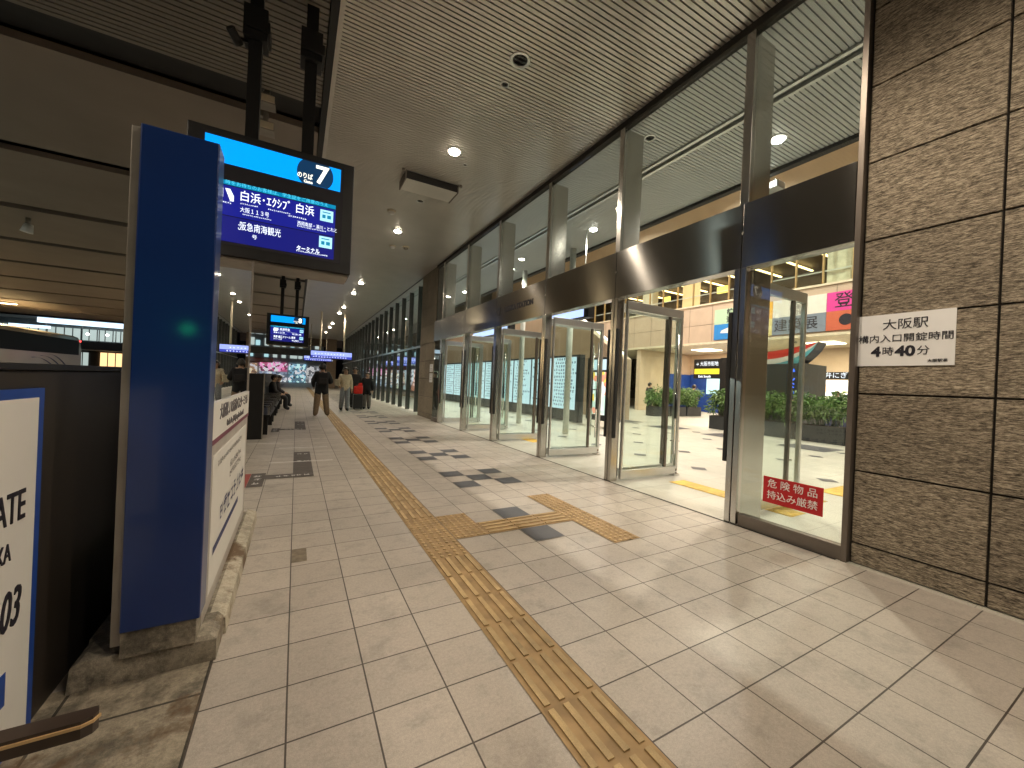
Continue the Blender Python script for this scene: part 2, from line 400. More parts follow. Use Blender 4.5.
for i in range(5):
    for j in range(14):
        cx, cy = 6.15+i*1.35, 1.7+j*1.32+(i % 2)*.0; d = .16
        if abs(cx-12.9) < .5: continue
        mb.poly([(cx-d, cy, .004), (cx, cy-d, .004), (cx+d, cy, .004), (cx, cy+d, .004)])
for i in range(7): mb.quad((11.2, -2+i*2.2, .004), (12.3, -2+i*2.2, .004), (12.3, -.9+i*2.2, .004), (11.2, -.9+i*2.2, .004))
struct(mb.build('hall_floor_dark_tiles', m_dark_tile))
mb = MB(); mb.quad((3.915, 1.5, .003), (3.945, 1.5, .003), (3.945, 12.6, .003), (3.915, 12.6, .003)); struct(mb.build('pavement_joint', m_joint))

# ------------------------------------------------------------------ ceilings
CZ = 5.13
mb = MB(); y = -6.0
while y < 46:
    mb.box(.30, 4.0, y, y+.042, CZ, CZ+.016); y += .058
mb.mat(1); mb.box(.25, 4.0, -6, 46, CZ+.02, CZ+.2)
struct(mb.build('canopy_ceiling', [m_slat, m_void]))
mb = MB(); mb.box(.25, .30, -6, 46, CZ-.012, CZ+.05); mb.mat(1); mb.box(.17, .248, -6, 46, CZ-.02, CZ+.25)
struct(mb.build('canopy_ceiling_edge', [m_slat, m_lbeam]))
mb = MB(); y = -6.0
while y < 46:
    mb.box(4.06, 5.12, y, y+.046, CZ, CZ+.014); mb.box(5.32, 6.9, y, y+.046, CZ, CZ+.014); y += .060
mb.mat(1); mb.box(4.06, 7.0, -6, 46, CZ+.018, CZ+.2)
mb.mat(2); mb.box(6.9, 7.02, -6, 46, CZ-.06, CZ+.28)
mb.mat(3); mb.box(5.12, 5.17, -6, 46, CZ-.03, CZ+.017); mb.box(5.27, 5.32, -6, 46, CZ-.03, CZ+.017)
struct(mb.build('hall_ceiling', [m_slat_in, pm('hall_ceiling_void', (.24, .245, .25), .8), m_lbeam, m_rail]))
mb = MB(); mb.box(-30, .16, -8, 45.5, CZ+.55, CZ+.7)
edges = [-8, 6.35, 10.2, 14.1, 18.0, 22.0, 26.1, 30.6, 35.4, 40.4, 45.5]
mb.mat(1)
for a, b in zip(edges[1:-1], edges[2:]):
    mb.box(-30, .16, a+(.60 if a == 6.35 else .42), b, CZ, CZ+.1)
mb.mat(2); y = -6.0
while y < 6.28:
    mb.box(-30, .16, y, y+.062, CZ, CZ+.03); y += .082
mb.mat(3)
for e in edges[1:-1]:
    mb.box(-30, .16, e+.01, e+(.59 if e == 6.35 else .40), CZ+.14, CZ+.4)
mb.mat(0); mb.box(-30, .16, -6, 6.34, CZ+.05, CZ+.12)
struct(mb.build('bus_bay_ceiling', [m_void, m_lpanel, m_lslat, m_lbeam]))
mb = MB(); mb.box(7.02, 42, -15, 62, 12.6, 12.8); mb.box(7.02, 7.2, -15, 62, CZ+.28, 12.6)
struct(mb.build('hall_high_ceiling', m_cream))

# ------------------------------------------------------------------ lamps
def lamp(name, label, loc, lit, power=0, spot=138, col=(1, .855, .67), r=.09, es=60, group='round ceiling downlights'):
    t = thing(name, label, 'ceiling light', loc, group)
    x, y, z = loc
    mb = MB(); n = 24
    for i in range(n):      # trim ring
        a, b = 2*math.pi*i/n, 2*math.pi*(i+1)/n
        for (ra, za, rb, zb) in ((r, z-.002, r*1.12, z-.012), (r*1.12, z-.012, r*1.45, z-.010), (r*1.45, z-.010, r*1.5, z+.002)):
            mb.quad((x+ra*math.cos(a), y+ra*math.sin(a), za), (x+ra*math.cos(b), y+ra*math.sin(b), za), (x+rb*math.cos(b), y+rb*math.sin(b), zb), (x+rb*math.cos(a), y+rb*math.sin(a), zb))
    mb.build('trim_ring', m_rail, t)
    mb = MB()
    if lit: mb.tube((x, y, z-.03), (x, y, z+.02), r*.86, r*.98, 20); mb.tube((x, y, z-.038), (x, y, z-.03), r*.6, r*.86, 20)
    else: mb.tube((x, y, z+.0), (x, y, z+.012), r, r*.8, 20)
    mb.build('lens', em(name+'_lens', col, es) if lit else m_darklens, t)
    if lit and power:
        d = bpy.data.lights.new('lamp_light', 'SPOT'); d.energy = power; d.color = col; d.spot_size = R(spot); d.spot_blend = .7; d.shadow_soft_size = r*.8
        o = bpy.data.objects.new('lamp_light', d); COL.objects.link(o); o.parent = t; o.location = (0, 0, -.03)
    return t
m_darklens = pm('dark_lens', (.06, .06, .06), .15, .3)
lampmesh = None
ordn = ['nearest', 'second', 'third', 'fourth', 'fifth', 'sixth', 'seventh', 'eighth', 'ninth', 'tenth']
PW = 520
k = 0
for y in (6.23, 10.37, 16.94, 19.2, 23.43, 25.9, 31.25, 34.0, 38.2):
    d = ('nearest' if k == 0 else ordn[k]) + ' lit warm downlight along the slatted canopy ceiling' + (', glowing brightest' if k == 0 else '')
    lamp('ceiling_downlight', d, (2.15, y, CZ), True, PW); k += 1
for y in (2.02, -.3, -2.6):       # continue the row over and behind the viewer
    lamp('ceiling_downlight', 'warm lit downlight over the near paving, outside the picture', (2.15, y, CZ), True, 580)
lamp('ceiling_downlight', 'large unlit round downlight in the canopy ceiling, nearest overhead', (2.16, 4.07, CZ), False, r=.085)
lamp('ceiling_downlight', 'small unlit round fitting beyond the nearest large unlit downlight', (2.18, 4.49, CZ), False, r=.04)
lamp('ceiling_downlight', 'unlit round downlight above the tilted steel tray', (2.17, 8.34, CZ), False, r=.06)
lamp('ceiling_downlight', 'tiny unlit fitting beside the brightest lit downlight', (2.45, 6.5, CZ), False, r=.03)
# inside, under the low hall ceiling
HP = 760
hl = ['lit white downlight inside the glass above the red sign', 'second lit white downlight inside the upper glass', 'third lit white downlight inside the upper glass', 'fourth lit white downlight inside the upper glass', 'fifth lit white downlight inside the upper glass']
for i, y in enumerate((3.27, 7.4, 11.5, 15.6, 19.7)):
    lamp('hall_downlight', hl[i], (6.13, y, CZ), True, HP*(1.6 if i == 0 else 1), 130, (1, .9, .76), .09, 50, 'hall downlights')
for y, lb in ((25.0, 'nearest added white downlight behind the far dark glass wall'), (31.0, 'middle added white downlight behind the far dark glass wall'), (37.0, 'farthest added white downlight behind the far dark glass wall')):  # unseen lamps added to light the interior behind the far glass
    lamp('hall_downlight', lb, (5.9, y, CZ), True, HP, 140, (1, .93, .82), .09, 50, 'hall downlights')
lamp('hall_downlight', 'lit white downlight behind the stone wall, outside the picture', (6.13, -.9, CZ), True, HP, 130, (1, .9, .76), .09, 50, 'hall downlights')
lamp('hall_downlight', 'unlit ring fitting inside the upper glass near the facade', (4.54, 4.26, CZ), False, r=.06, group='hall downlights')
t = thing('floodlight', 'small white box floodlight on the edge of the low hall ceiling above the red sign', 'ceiling light', (7.2, 3.85, 4.9))
MB().box(7.06, 7.30, 3.74, 3.98, 4.90, 5.02, .01).build('housing', m_rail, t)
MB().box(7.05, 7.058, 3.76, 3.96, 4.91, 5.01).build('lens', em('floodlight_lens', (1, .97, .9), 3), t)
MB().tube((7.18, 3.86, 5.02), (7.18, 3.86, 5.1), .02, n=8).build('bracket', m_rail, t)
t = thing('signal_lamp', 'green signal lamp at the bus lane behind the viewer, mirrored in the blue pylon', 'signal', (-1.64, -4.34, 0))
MB().tube((-1.64, -4.34, -.15), (-1.64, -4.34, 1.8), .04, n=10).build('pole', m_black, t)
MB().box(-1.79, -1.49, -4.33, -4.15, 1.8, 2.25, .01).build('housing', m_black, t)
MB().tube((-1.64, -4.149, 2.01), (-1.64, -4.13, 2.01), .09, n=18).build('lens', em('signal_green', (.02, 1, .35), 9), t)
# high hall lights
for i, (x, y) in enumerate(((11, 1), (11, 8), (11, 15), (11, 22), (16, 4), (16, 11), (16, 18), (11, 30))):
    t = thing('high_bay_lamp', 'round high bay lamp on the tall hall ceiling, above the picture', 'ceiling light', (x, y, 12.6), 'high bay lamps')
    MB().tube((x, y, 12.35), (x, y, 12.6), .24, .12, 20).build('lamp_shade', m_rail, t)
    MB().tube((x, y, 12.33), (x, y, 12.35), .2, .2, 20).build('lens', em('high_bay_lens', (1, .92, .8), 40), t)
    d = bpy.data.lights.new('lamp_light', 'SPOT'); d.energy = 2000; d.color = (1, .92, .80); d.spot_size = R(140); d.spot_blend = .5; d.shadow_soft_size = .2
    o = bpy.data.objects.new('lamp_light', d); COL.objects.link(o); o.parent = t; o.location = (0, 0, -.35)

# ------------------------------------------------------------------ stone walls
def stone_wall(name, label, y0, y1, x0, zs, ys, thick=.35, face_end=False):
    t = thing(name, label, 'wall', (x0+thick/2, (y0+y1)/2, 0))
    mb = MB(); g = .007
    for a, b in zip(ys, ys[1:]):
        for c, d in zip(zs, zs[1:]):
            mb.box(x0, x0+.05, a+g, b-g, c+g, d-g, .003)
    mb.build('stone_cladding', m_stone, t)
    mb = MB(); mb.box(x0+.02, x0+thick, y0+.002, y1-.002, 0, CZ-.004); mb.build('wall_core', m_joint, t)
    return t
zs = [0.0, .165, .747, 1.37, 1.985, 2.60, 3.235, 3.855, 4.48, CZ]
stone_wall('stone_wall', 'brown rough granite block wall on the right with a white paper notice', -4.32, 1.435, 4.0, zs, [-4.32+.7194*i for i in range(9)])
stone_wall('stone_pillar', 'brown granite pillar standing beyond the far end of the entrance doors', 12.66, 14.4, 3.98, zs, [12.66, 13.53, 14.4])

# ------------------------------------------------------------------ entrance glass facade
fac = thing('glass_entrance', 'steel and glass station entrance with open doors and brushed metal band', 'glass facade', (4.05, 7, 0))
MU = [2.41, 4.22, 6.04, 8.06, 9.95, 11.9]
ZB0, ZB1 = 2.61, 3.27
# jamb by the stone wall
MB().box(3.94, 4.2, 1.438, 1.475, 0, CZ-.003).build('jamb', m_frame, fac)
MB().box(3.95, 4.06, 1.477, 12.655, CZ-.085, CZ-.003).mat(0).build('top_rail', m_joint, fac)
for i, y in enumerate(MU):
    mb = MB(); mb.box(3.955, 4.06, y-.045, y+.045, ZB1+.002, CZ-.088, .004); mb.box(4.062, 4.34, y-.03, y+.03, ZB1+.002, CZ-.088)
    mb.build('mullion', m_steel, fac)
    mb = MB(); mb.box(3.94, 4.06, y-.062, y-.005, 0, ZB0-.002, .005); mb.box(3.94, 4.06, y+.005, y+.062, 0, ZB0-.002, .005)
    mb.box(4.063, 4.42 if i == 0 else 4.09, y-.045, y+.045, 0, ZB0-.002, .004)
    mb.build('door_post', m_steel, fac)
    mb = MB(); mb.box(3.93, 3.975, y+.064, y+.10, .62, 2.17, .004)
    if i: mb.box(3.93, 3.975, y-.10, y-.064, .62, 2.17, .004)
    mb.build('finger_guard', m_rubber, fac)
    mb = MB(); mb.tube((3.99, y, 2.98), (3.932, y, 2.98), .014, .014, 10); mb.build('bolt_cover', m_polish, fac)
yy = [1.477]+MU+[12.655]
for i, (a, b) in enumerate(zip(yy, yy[1:])):
    mb = MB(); mb.box(3.945, 4.10, a+.004, b-.004, ZB0, ZB1, .004); mb.build('band_panel', m_band, fac)
    a2 = a+(.047 if i else .0); b2 = b-.047
    mb = MB(); mb.box(4.0, 4.012, a2, b2, ZB1+.002, CZ-.09); mb.build('glass_pane', m_glass_up, fac)
# sidelight next to the stone wall and the one next to the pillar
for (a, b) in ((1.477, 2.333), (11.98, 12.65)):
    mb = MB(); mb.box(3.985, 3.995, a, b, .12, ZB0-.002); mb.build('glass_pane', m_glass, fac)
    mb = MB(); mb.box(3.95, 4.03, a, b, 0, .118, .004); mb.build('bottom_rail', m_frame, fac)
# open door leaves, folded back square to the facade, two to a post
def leaf(y, side, nm='door'):
    x0, x1 = (4.43 if y < 3 else 4.10), (5.44 if side > 0 else 5.30)
    yc = y+side*.085; h = .022
    mb = MB(); mb.box(x0, x1, yc-h, yc+h, .03, .15, .004); mb.box(x0, x1, yc-h, yc+h, 2.46, 2.585, .004)
    mb.box(x1-.05, x1, yc-h, yc+h, .152, 2.458, .004); mb.box(x0, x0+.03, yc-h, yc+h, .152, 2.458, .004)
    d = mb.build(nm, m_rail, fac)
    mb = MB(); mb.box(x0+.03, x1-.05, yc-.005, yc+.005, .152, 2.458); mb.build('glass_pane', m_glass, d)
    mb = MB()
    for xs in (x1-.16,):
        mb.tube((xs, yc+side*.07, .35), (xs, yc+side*.07, 2.2), .016, n=10)
        for z in (.55, 1.28, 1.98): mb.tube((xs, yc, z), (xs, yc+side*.07, z), .01, n=8)
    mb.build('pull_handle', m_polish, d)
    MB().box(x1-.30, x1-.262, yc-h, yc+h, .152, 2.458, .004).build('stile', m_frame, d)
    mb = MB(); mb.tube((xs, yc+side*.07, .9), (xs, yc+side*.07, 1.28), .019, n=10); mb.build('handle_grip', m_rubber, d)
    mb = MB(); mb.box(x1-.1, x1+.02, yc-.05, yc+.05, .0, .028); mb.tube((x1-.03, yc, .03), (x1-.03, yc, .11), .03, n=12); mb.build('floor_pivot', m_polish, d)
    return d
for i, y in enumerate(MU):
    leaf(y, 1)
    if i: leaf(y, -1)
text(fac, 'OSAKA STATION', .155, m_ink, (3.9425, 7.05, 2.93), (0, -1, 0), (0, 0, 1), bold=.006, depth=.002)
mb = MB(); mb.box(3.938, 3.944, 7.86, 7.98, 2.86, 3.02); mb.build('emblem', m_ink, fac)

# paper notice on the stone wall, red sign on the sidelight
t = thing('paper_notice', 'white paper notice with three lines of black Japanese text on granite wall', 'sign', (3.998, 1.17, 1.59))
MB().box(3.993, 3.999, .902, 1.442, 1.592, 1.992).build('paper', m_paper, t)
XN = 3.9915
for s, z, sz, yy_, b in (('大阪駅', 1.905, .086, 1.165, 0), ('構内入口開錠時間', 1.80, .0665, 1.172, 0)):
    text(t, s, sz, m_ink, (XN, yy_, z), (0, -1, 0), (0, 0, 1), bold=b)
text(t, '4', .105, m_ink, (XN, 1.325, 1.70), (0, -1, 0), (0, 0, 1), bold=.004, sx=1.05)
text(t, '時', .072, m_ink, (XN, 1.255, 1.70), (0, -1, 0), (0, 0, 1))
text(t, '40', .105, m_ink, (XN, 1.157, 1.70), (0, -1, 0), (0, 0, 1), bold=.004, sx=1.05)
text(t, '分', .072, m_ink, (XN, 1.06, 1.70), (0, -1, 0), (0, 0, 1))
text(t, '大阪駅長', .026, m_ink, (XN, .985, 1.625), (0, -1, 0), (0, 0, 1))
t = thing('red_sign', 'red warning sign with white Japanese text stuck low on the glass sidelight', 'sign', (3.98, 1.875, .305))
MB().box(3.978, 3.983, 1.625, 2.115, .305, .55).build('plate', m_redsign, t)
text(t, '危 険 物 品', .086, m_white, (3.9765, 1.87, .485), (0, -1, 0), (0, 0, 1))
text(t, '持込み厳禁', .084, m_white, (3.9765, 1.87, .378), (0, -1, 0), (0, 0, 1))
t = thing('paper_notice', 'small pale double notice on the far granite pillar beside the doors', 'sign', (3.97, 13.0, 1.25))
MB().box(3.968, 3.975, 12.72, 13.05, 1.60, 1.86).box(3.968, 3.975, 12.72, 13.05, 1.25, 1.55).build('paper', m_paper, t)
mb = MB(); rr = random.Random(3)
for z in (1.78, 1.70, 1.64, 1.48, 1.4, 1.32): glyphs(mb, (3.966, 13.0, z), (0, -1, 0), (0, 0, 1), 6, .035, rr)
mb.build('lettering', m_greyink, t)

m_darkmull = pm('dark_mullion', (.10, .10, .095), .3, .7)
# far glass wall beyond the pillar
far = thing('glass_curtain_wall', 'long dark glass wall with closely spaced steel mullions beyond the granite pillar', 'glass wall', (4.3, 28, 0))
y = 14.5
ys = []
while y < 45: ys.append(y); y += 1.42
for y in ys:
    MB().box(4.24, 4.42, y-.03, y+.03, 0, CZ-.003).build('mullion', m_darkmull, far)
for a, b in zip(ys, ys[1:]):
    MB().box(4.33, 4.34, a+.032, b-.032, .06, CZ-.01).build('glass_pane', m_glass_far, far)
MB().box(4.20, 4.215, 14.45, 45, 2.58, 2.66).build('transom', m_polish, far)

# ------------------------------------------------------------------ bus-side screen with blue end panel
t = thing('blue_pylon', 'tall royal blue end panel of the bus stop board on a cracked concrete plinth', 'pylon', (-.47, 2.3, .11))
MB().box(-.60, -.335, 2.17, 2.30, .225, 2.335, .006).build('body', m_blue, t)
MB().box(-.635, -.603, 2.20, 2.29, .16, 2.33, .003).build('side_trim', m_greytrim, t)
MB().box(-.60, -.35, 2.185, 2.29, .112, .222).build('footing', m_plinth, t)
t = thing('glass_notice_board', 'glass bus stop notice board with white text band and poster behind blue pylon', 'notice board', (-.36, 3.2, .11))
MB().box(-.365, -.357, 2.304, 3.98, 1.17, 2.27).build('glass_pane', m_screen_glass, t)
MB().box(-.372, -.35, 3.982, 3.994, .115, 2.272).build('frame', m_greytrim, t)
MB().box(-.375, -.35, 2.304, 3.98, .115, .96).build('lower_panel', pm('lower_panel_grey', (.42, .39, .36), .35, .1), t)
MB().box(-.376, -.345, 2.304, 3.98, .985, 1.168).build('text_band', m_poster, t)
MB().box(-.3455, -.3435, 2.304, 3.98, .96, .984).build('band_edge', pm('maroon_line', (.16, .02, .06), .5), t)
text(t, '大阪駅ＪＲ高速バスターミナル', .085, m_greyink, (-.3435, 3.2, 1.105), (0, 1, 0), (0, 0, 1), bold=.001, sx=1.1)
text(t, 'Osaka Sta. JR Highway Bus Terminal', .055, m_greyink, (-.3435, 3.2, 1.025), (0, 1, 0), (0, 0, 1))
p = MB().box(-.3495, -.346, 2.42, 3.86, .20, .90).build('poster', m_poster, t)
mb = MB(); rr = random.Random(5)
for z, n, s, y0 in ((.82, 26, .035, 2.55), (.72, 10, .05, 3.0), (.66, 10, .05, 3.0)): glyphs(mb, (-.3455, y0, z), (0, 1, 0), (0, 0, 1), n, s, rr)
mb.build('lettering', m_greyink, p)
mb = MB(); glyphs(mb, (-.3455, 2.66, .47), (0, 1, 0), (0, 0, 1), 8, .125, rr); mb.build('lettering', m_navyink, p)
MB().quad((-.345, 2.5, .37), (-.345, 3.5, .37), (-.345, 3.5, .41), (-.345, 2.5, .41)).build('stripe', m_navyink, p)
mb = MB()
mb.prism([(-.76, 2.20, .004), (-.275, 2.20, .004), (-.275, 2.20, .10), (-.30, 2.215, .118), (-.73, 2.215, .118), (-.755, 2.215, .10)], (0, .2, 0))
mb.box(-.76, -.335, 2.4, 4.1, .004, .108)
tag(mb.build('concrete_plinth', m_plinth), 'worn cracked concrete plinth under the blue pylon', 'plinth')
mb = MB(); mb.prism([(-.333, 2.402, .004), (-.262, 2.402, .004), (-.268, 2.402, .085), (-.333, 2.402, .112)], (0, 1.75, 0))
tag(mb.build('kerb_strip', m_kerb), 'flaking cream painted kerb along the foot of the notice board', 'kerb')

# low dark wall with poster on the left
t = thing('low_dark_wall', 'low dark brown wall panel in front of the bus lanes on the left', 'wall', (-.92, 1, 0))
MB().box(-.95, -.812, -3, 3.05, .0, 1.30, .006).build('panel', m_darkwall, t)
MB().box(-.96, -.802, -3, 3.06, 1.302, 1.325, .003).build('coping', m_black, t)
MB().box(-.99, -.70, 3.06, 3.5, 0, 1.30).build('return_panel', m_black, t)
t = thing('wall_poster', 'white poster with blue border and large black lettering on the low dark wall', 'poster', (-.86, 1.5, .02))
MB().box(-.810, -.802, .8, 2.075, .006, 1.238).build('frame', m_bluetrim, t)
MB().box(-.8015, -.799, .85, 2.035, .035, 1.205).build('sheet', m_poster, t)
XP = -.7975
text(t, 'GATE', .146, m_ink, (XP, 1.975, .842), (0, 1, 0), (0, 0, 1), 'RIGHT', bold=.001, sx=.62)
text(t, 'OSAKA', .087, m_ink, (XP, 1.905, .703), (0, 1, 0), (0, 0, 1), 'RIGHT', sx=.62)
text(t, '03', .18, m_ink, (XP, 1.965, .503), (0, 1, 0), (0, 0, 1), 'RIGHT', bold=.002, sx=.6, shear=.25)
MB().box(-.799, -.7975, 1.4, 1.905, .20, .31).build('blue_block', m_bluetrim, t)

# perch rail end in the foreground
t = thing('perch_rail', 'dark wooden perch rail with tan edge at lower left foreground', 'bench', (-.62, 1.35, 0))
mb = MB(); mb.prism([(-.80, 1.30, .432), (-.42, 1.30, .432), (-.402, 1.31, .432), (-.396, 1.325, .432), (-.402, 1.345, .432), (-.80, 1.345, .432)], (0, 0, .043)); mb.build('seat', m_cableback, t)
mb = MB(); mb.prism([(-.80, 1.296, .460), (-.419, 1.296, .460), (-.399, 1.307, .460), (-.392, 1.325, .460), (-.396, 1.327, .460), (-.403, 1.309, .460), (-.421, 1.3, .460), (-.80, 1.3, .460)], (0, 0, .007)); mb.build('edge_strip', m_tan, t)
MB().box(-.83, -.802, 1.30, 1.35, .0, .48).build('bracket', m_black, t)

# ------------------------------------------------------------------ hanging departure displays
e_hdr = em('display_header_blue', (.0, .28, .9), 1.25)
e_navy = em('display_disc_navy', (.01, .06, .16), .5)
e_row = em('display_row_blue', (.012, .016, .27), .8)
e_row2 = em('display_row_violet', (.012, .014, .2), .75)
e_tick = em('display_ticker_cyan', (.0, .33, .62), .6)
e_tickt = em('display_ticker_text', (.1, .75, 1), .9)
e_white = em('display_white', (.85, .92, 1), 1.3)
e_icon = em('display_icon_cyan', (.45, .85, .95), .95)
e_yell = em('display_platform_white', (1, .97, .82), 1.4)
def display(y, num, lines, label, x_off=0):
    t = thing('departure_display', label, 'display', (-.23+x_off, y, 2.4), 'hanging departure displays')
    o = x_off
    x0, x1 = -.93+o, .455+o
    MB().box(x0, x1, y, y+.42, 2.40, 3.54, .008).build('casing', m_blackplastic, t)
    MB().box(x0+.04, x1-.02, y+.03, y+.40, 2.372, 2.398).build('underside', m_greytrim, t)
    S = y-.004
    sc = MB().quad((x0+.09, S, 2.49), (x1-.1, S, 2.49), (x1-.1, S, 3.49), (x0+.09, S, 3.49)).build('screen', m_ink, t)
    R_, U_ = (1, 0, 0), (0, 0, 1)
    MB().quad((-.80+o, S-.002, 3.235), (.325+o, S-.002, 3.235), (.325+o, S-.002, 3.465), (-.80+o, S-.002, 3.465)).build('header', e_hdr, sc)
    mb = MB(); cx, cz, rr_ = .092+o, 3.35, .165; n = 32
    pts = [(cx+rr_*math.cos(2*math.pi*i/n), S-.004, cz+max(-.115, min(.115, rr_*math.sin(2*math.pi*i/n)))) for i in range(n)]
    mb.poly(pts); mb.build('platform_disc', e_navy, sc)
    text(sc, num, .25, e_yell, (.15+o, S-.006, 3.345), R_, U_, bold=.005, depth=0)
    text(sc, 'のりば', .062, e_yell, (.0+o, S-.006, 3.305), R_, U_, bold=.001, depth=0, sx=.75)
    text(sc, 'Gate', .04, e_yell, (.03+o, S-.006, 3.255), R_, U_, bold=.001, depth=0)
    MB().quad((-.80+o, S-.002, 3.045), (.29+o, S-.002, 3.045), (.29+o, S-.002, 3.085), (-.80+o, S-.002, 3.085)).build('ticker', e_tick, sc)
    text(sc, '１２時をお待ちのお客様は、学生証をご用意のうえ', .041, e_tickt, (-.25+o, S-.004, 3.066), R_, U_, depth=0)
    MB().quad((-.80+o, S-.002, 2.765), (.29+o, S-.002, 2.765), (.29+o, S-.002, 3.038), (-.80+o, S-.002, 3.038)).build('row', e_row, sc)
    MB().quad((-.80+o, S-.002, 2.525), (.29+o, S-.002, 2.525), (.29+o, S-.002, 2.758), (-.80+o, S-.002, 2.758)).build('row', e_row2, sc)
    for (s, size, x, z, al, b, sx) in lines:
        text(sc, s, size, e_white, (x+o, S-.004, z), R_, U_, al, depth=0, bold=b, sx=sx)
    for z in (2.90, 2.63):
        MB().quad((.15+o, S-.003, z), (.27+o, S-.003, z), (.27+o, S-.003, z+.115), (.15+o, S-.003, z+.115)).build('icon', e_icon, sc)
        mb = MB()
        for (a, b_, c, d) in ((.17, .245, .085, .095), (.17, .20, .03, .065), (.215, .25, .03, .065)): mb.quad((a+o, S-.005, z+c), (b_+o, S-.005, z+c), (b_+o, S-.005, z+d), (a+o, S-.005, z+d))
        mb.build('icon_mark', e_tick, sc)
    mb = MB(); mb.poly([(-.71+o, S-.003, 2.90), (-.57+o, S-.003, 2.90), (-.57+o, S-.003, 2.95), (-.60+o, S-.003, 3.01), (-.70+o, S-.003, 3.01)]); mb.build('bus_icon', e_white, sc)
    mb = MB(); rr = random.Random(8)
    glyphs(mb, (-.52+o, S-.003, 2.892), R_, U_, 9, .014, rr); glyphs(mb, (-.3+o, S-.003, 2.892), R_, U_, 12, .014, rr); glyphs(mb, (-.5+o, S-.003, 2.795), R_, U_, 16, .013, rr)
    glyphs(mb, (-.13+o, S-.003, 2.872), R_, U_, 9, .016, rr); glyphs(mb, (-.05+o, S-.003, 2.79), R_, U_, 18, .013, rr); glyphs(mb, (-.05+o, S-.003, 2.545), R_, U_, 16, .016, rr); pass
    mb.build('small_print', e_white, sc)
    for px in (-.47+o, .012+o):
        pl = MB().box(px-.055, px+.055, y+.14, y+.25, 3.542, CZ+.5).build('pole', m_black, t)
        MB().box(px-.1, px+.1, y+.09, y+.30, 4.55, 4.85, .006).box(px-.08, px+.12, y+.07, y+.32, 4.62, 4.72).build('clamp', m_black, pl)
    return t
display(4.47, '7', [
    ('白浜･ｴｸｼﾌﾞ 白浜', .105, -.53, 2.965, 'LEFT', .0008, .82), ('大阪１１３号', .052, -.52, 2.84, 'LEFT', 0, .75),
    ('西岡南部・湯川・とれと', .046, -.05, 2.825, 'LEFT', 0, .72), ('阪急南海観光', .085, -.52, 2.685, 'LEFT', 0, .66),
    ('号', .045, -.42, 2.605, 'LEFT', 0, 1), ('ターミナル', .056, -.05, 2.578, 'LEFT', .001, .75)],
    'near black departure display showing blue platform 7 screen, hung on two poles')
display(17.0, '8', [
    ('白浜 高速特急', .105, -.70, 2.965, 'LEFT', .0008, .8), ('高速１２５号', .06, -.70, 2.84, 'LEFT', .001, 1), ('有田・御坊・南部', .05, -.1, 2.825, 'LEFT', .001, .75),
    ('京都 高速ドリーム 東京', .09, -.70, 2.685, 'LEFT', .002, .75), ('ドリーム号', .055, -.70, 2.60, 'LEFT', .001, 1), ('新宿駅行', .056, -.1, 2.58, 'LEFT', .001, 1)],
    'far smaller-looking departure display showing blue platform 8 screen', x_off=-.1)
# camera on the near pole, other fittings overhead
t = thing('security_camera', 'black bullet camera clamped to the left pole of the platform 7 display', 'camera', (-.62, 4.6, 4.6))
MB().tube((-.66, 4.52, 4.52), (-.60, 4.62, 4.46), .038, .042, 14).build('body', m_black, t)
MB().tube((-.61, 4.6, 4.5), (-.535, 4.66, 4.55), .015, n=8).build('bracket', m_black, t)
for k, (z, lab) in enumerate(((4.98, 'upper pale ceiling loudspeaker beyond the left display pole'), (4.62, 'lower pale loudspeaker hanging beyond the left display pole'))):
    t = thing('loudspeaker', lab, 'loudspeaker', (-.5, 6.4, z), 'loudspeakers on the bus bay ceiling')
    MB().tube((-.50, 6.42, z+.08), (-.50, 6.42, z+.27), .05, .03, 12).build('stem', m_greytrim, t)
    MB().prism([(-.61, 6.32, z), (-.39, 6.32, z), (-.41, 6.32, z+.11), (-.57, 6.32, z+.13)], (0, .2, 0)).build('horn', m_greytrim, t)
    MB().box(-.60, -.40, 6.30, 6.318, z+.012, z+.095).build('grille', m_cream, t)
# tilted tray under the ceiling
t = thing('ceiling_tray', 'tilted steel box tray hung from the canopy ceiling beyond the brightest downlight', 'ceiling fitting', (2.2, 7.4, 4.85))
MB().box(1.62, 2.60, 7.26, 7.74, CZ-.15, CZ-.142).build('tray', m_slat, t)
mb = MB(); mb.box(1.62, 2.60, 7.262, 7.272, CZ-.141, CZ-.004); mb.build('shaded_front_plate', m_lbeam, t)  # near-black colour stands for the shade on the box front
MB().box(1.60, 1.618, 7.24, 7.76, CZ-.16, CZ-.003).build('side_plate', m_frame, t)
MB().box(2.602, 2.62, 7.24, 7.76, CZ-.16, CZ-.003).build('side_plate', m_frame, t)
for x in (1.56, 2.66): MB().tube((x, 7.24, CZ-.035), (x, 7.24, CZ-.002), .03, n=10).build('mount', m_greytrim, t)
for (x, y, lab) in ((2.28, 11.6, 'pale dome sensor on the canopy ceiling beside the second lit downlight'), (2.62, 11.45, 'grey round sensor beside the pale dome sensor'), (1.75, 9.2, 'small pale smoke detector on the ceiling beyond the tilted tray')):
    t = thing('smoke_detector', lab, 'detector', (x, y, CZ), 'ceiling detectors')
    MB().tube((x, y, CZ-.03), (x, y, CZ), .085, .10, 16).build('base', m_cream, t)
    MB().ball((x, y, CZ-.04), .07, sz=.7).build('dome', m_white if x < 2.5 else m_greytrim, t)
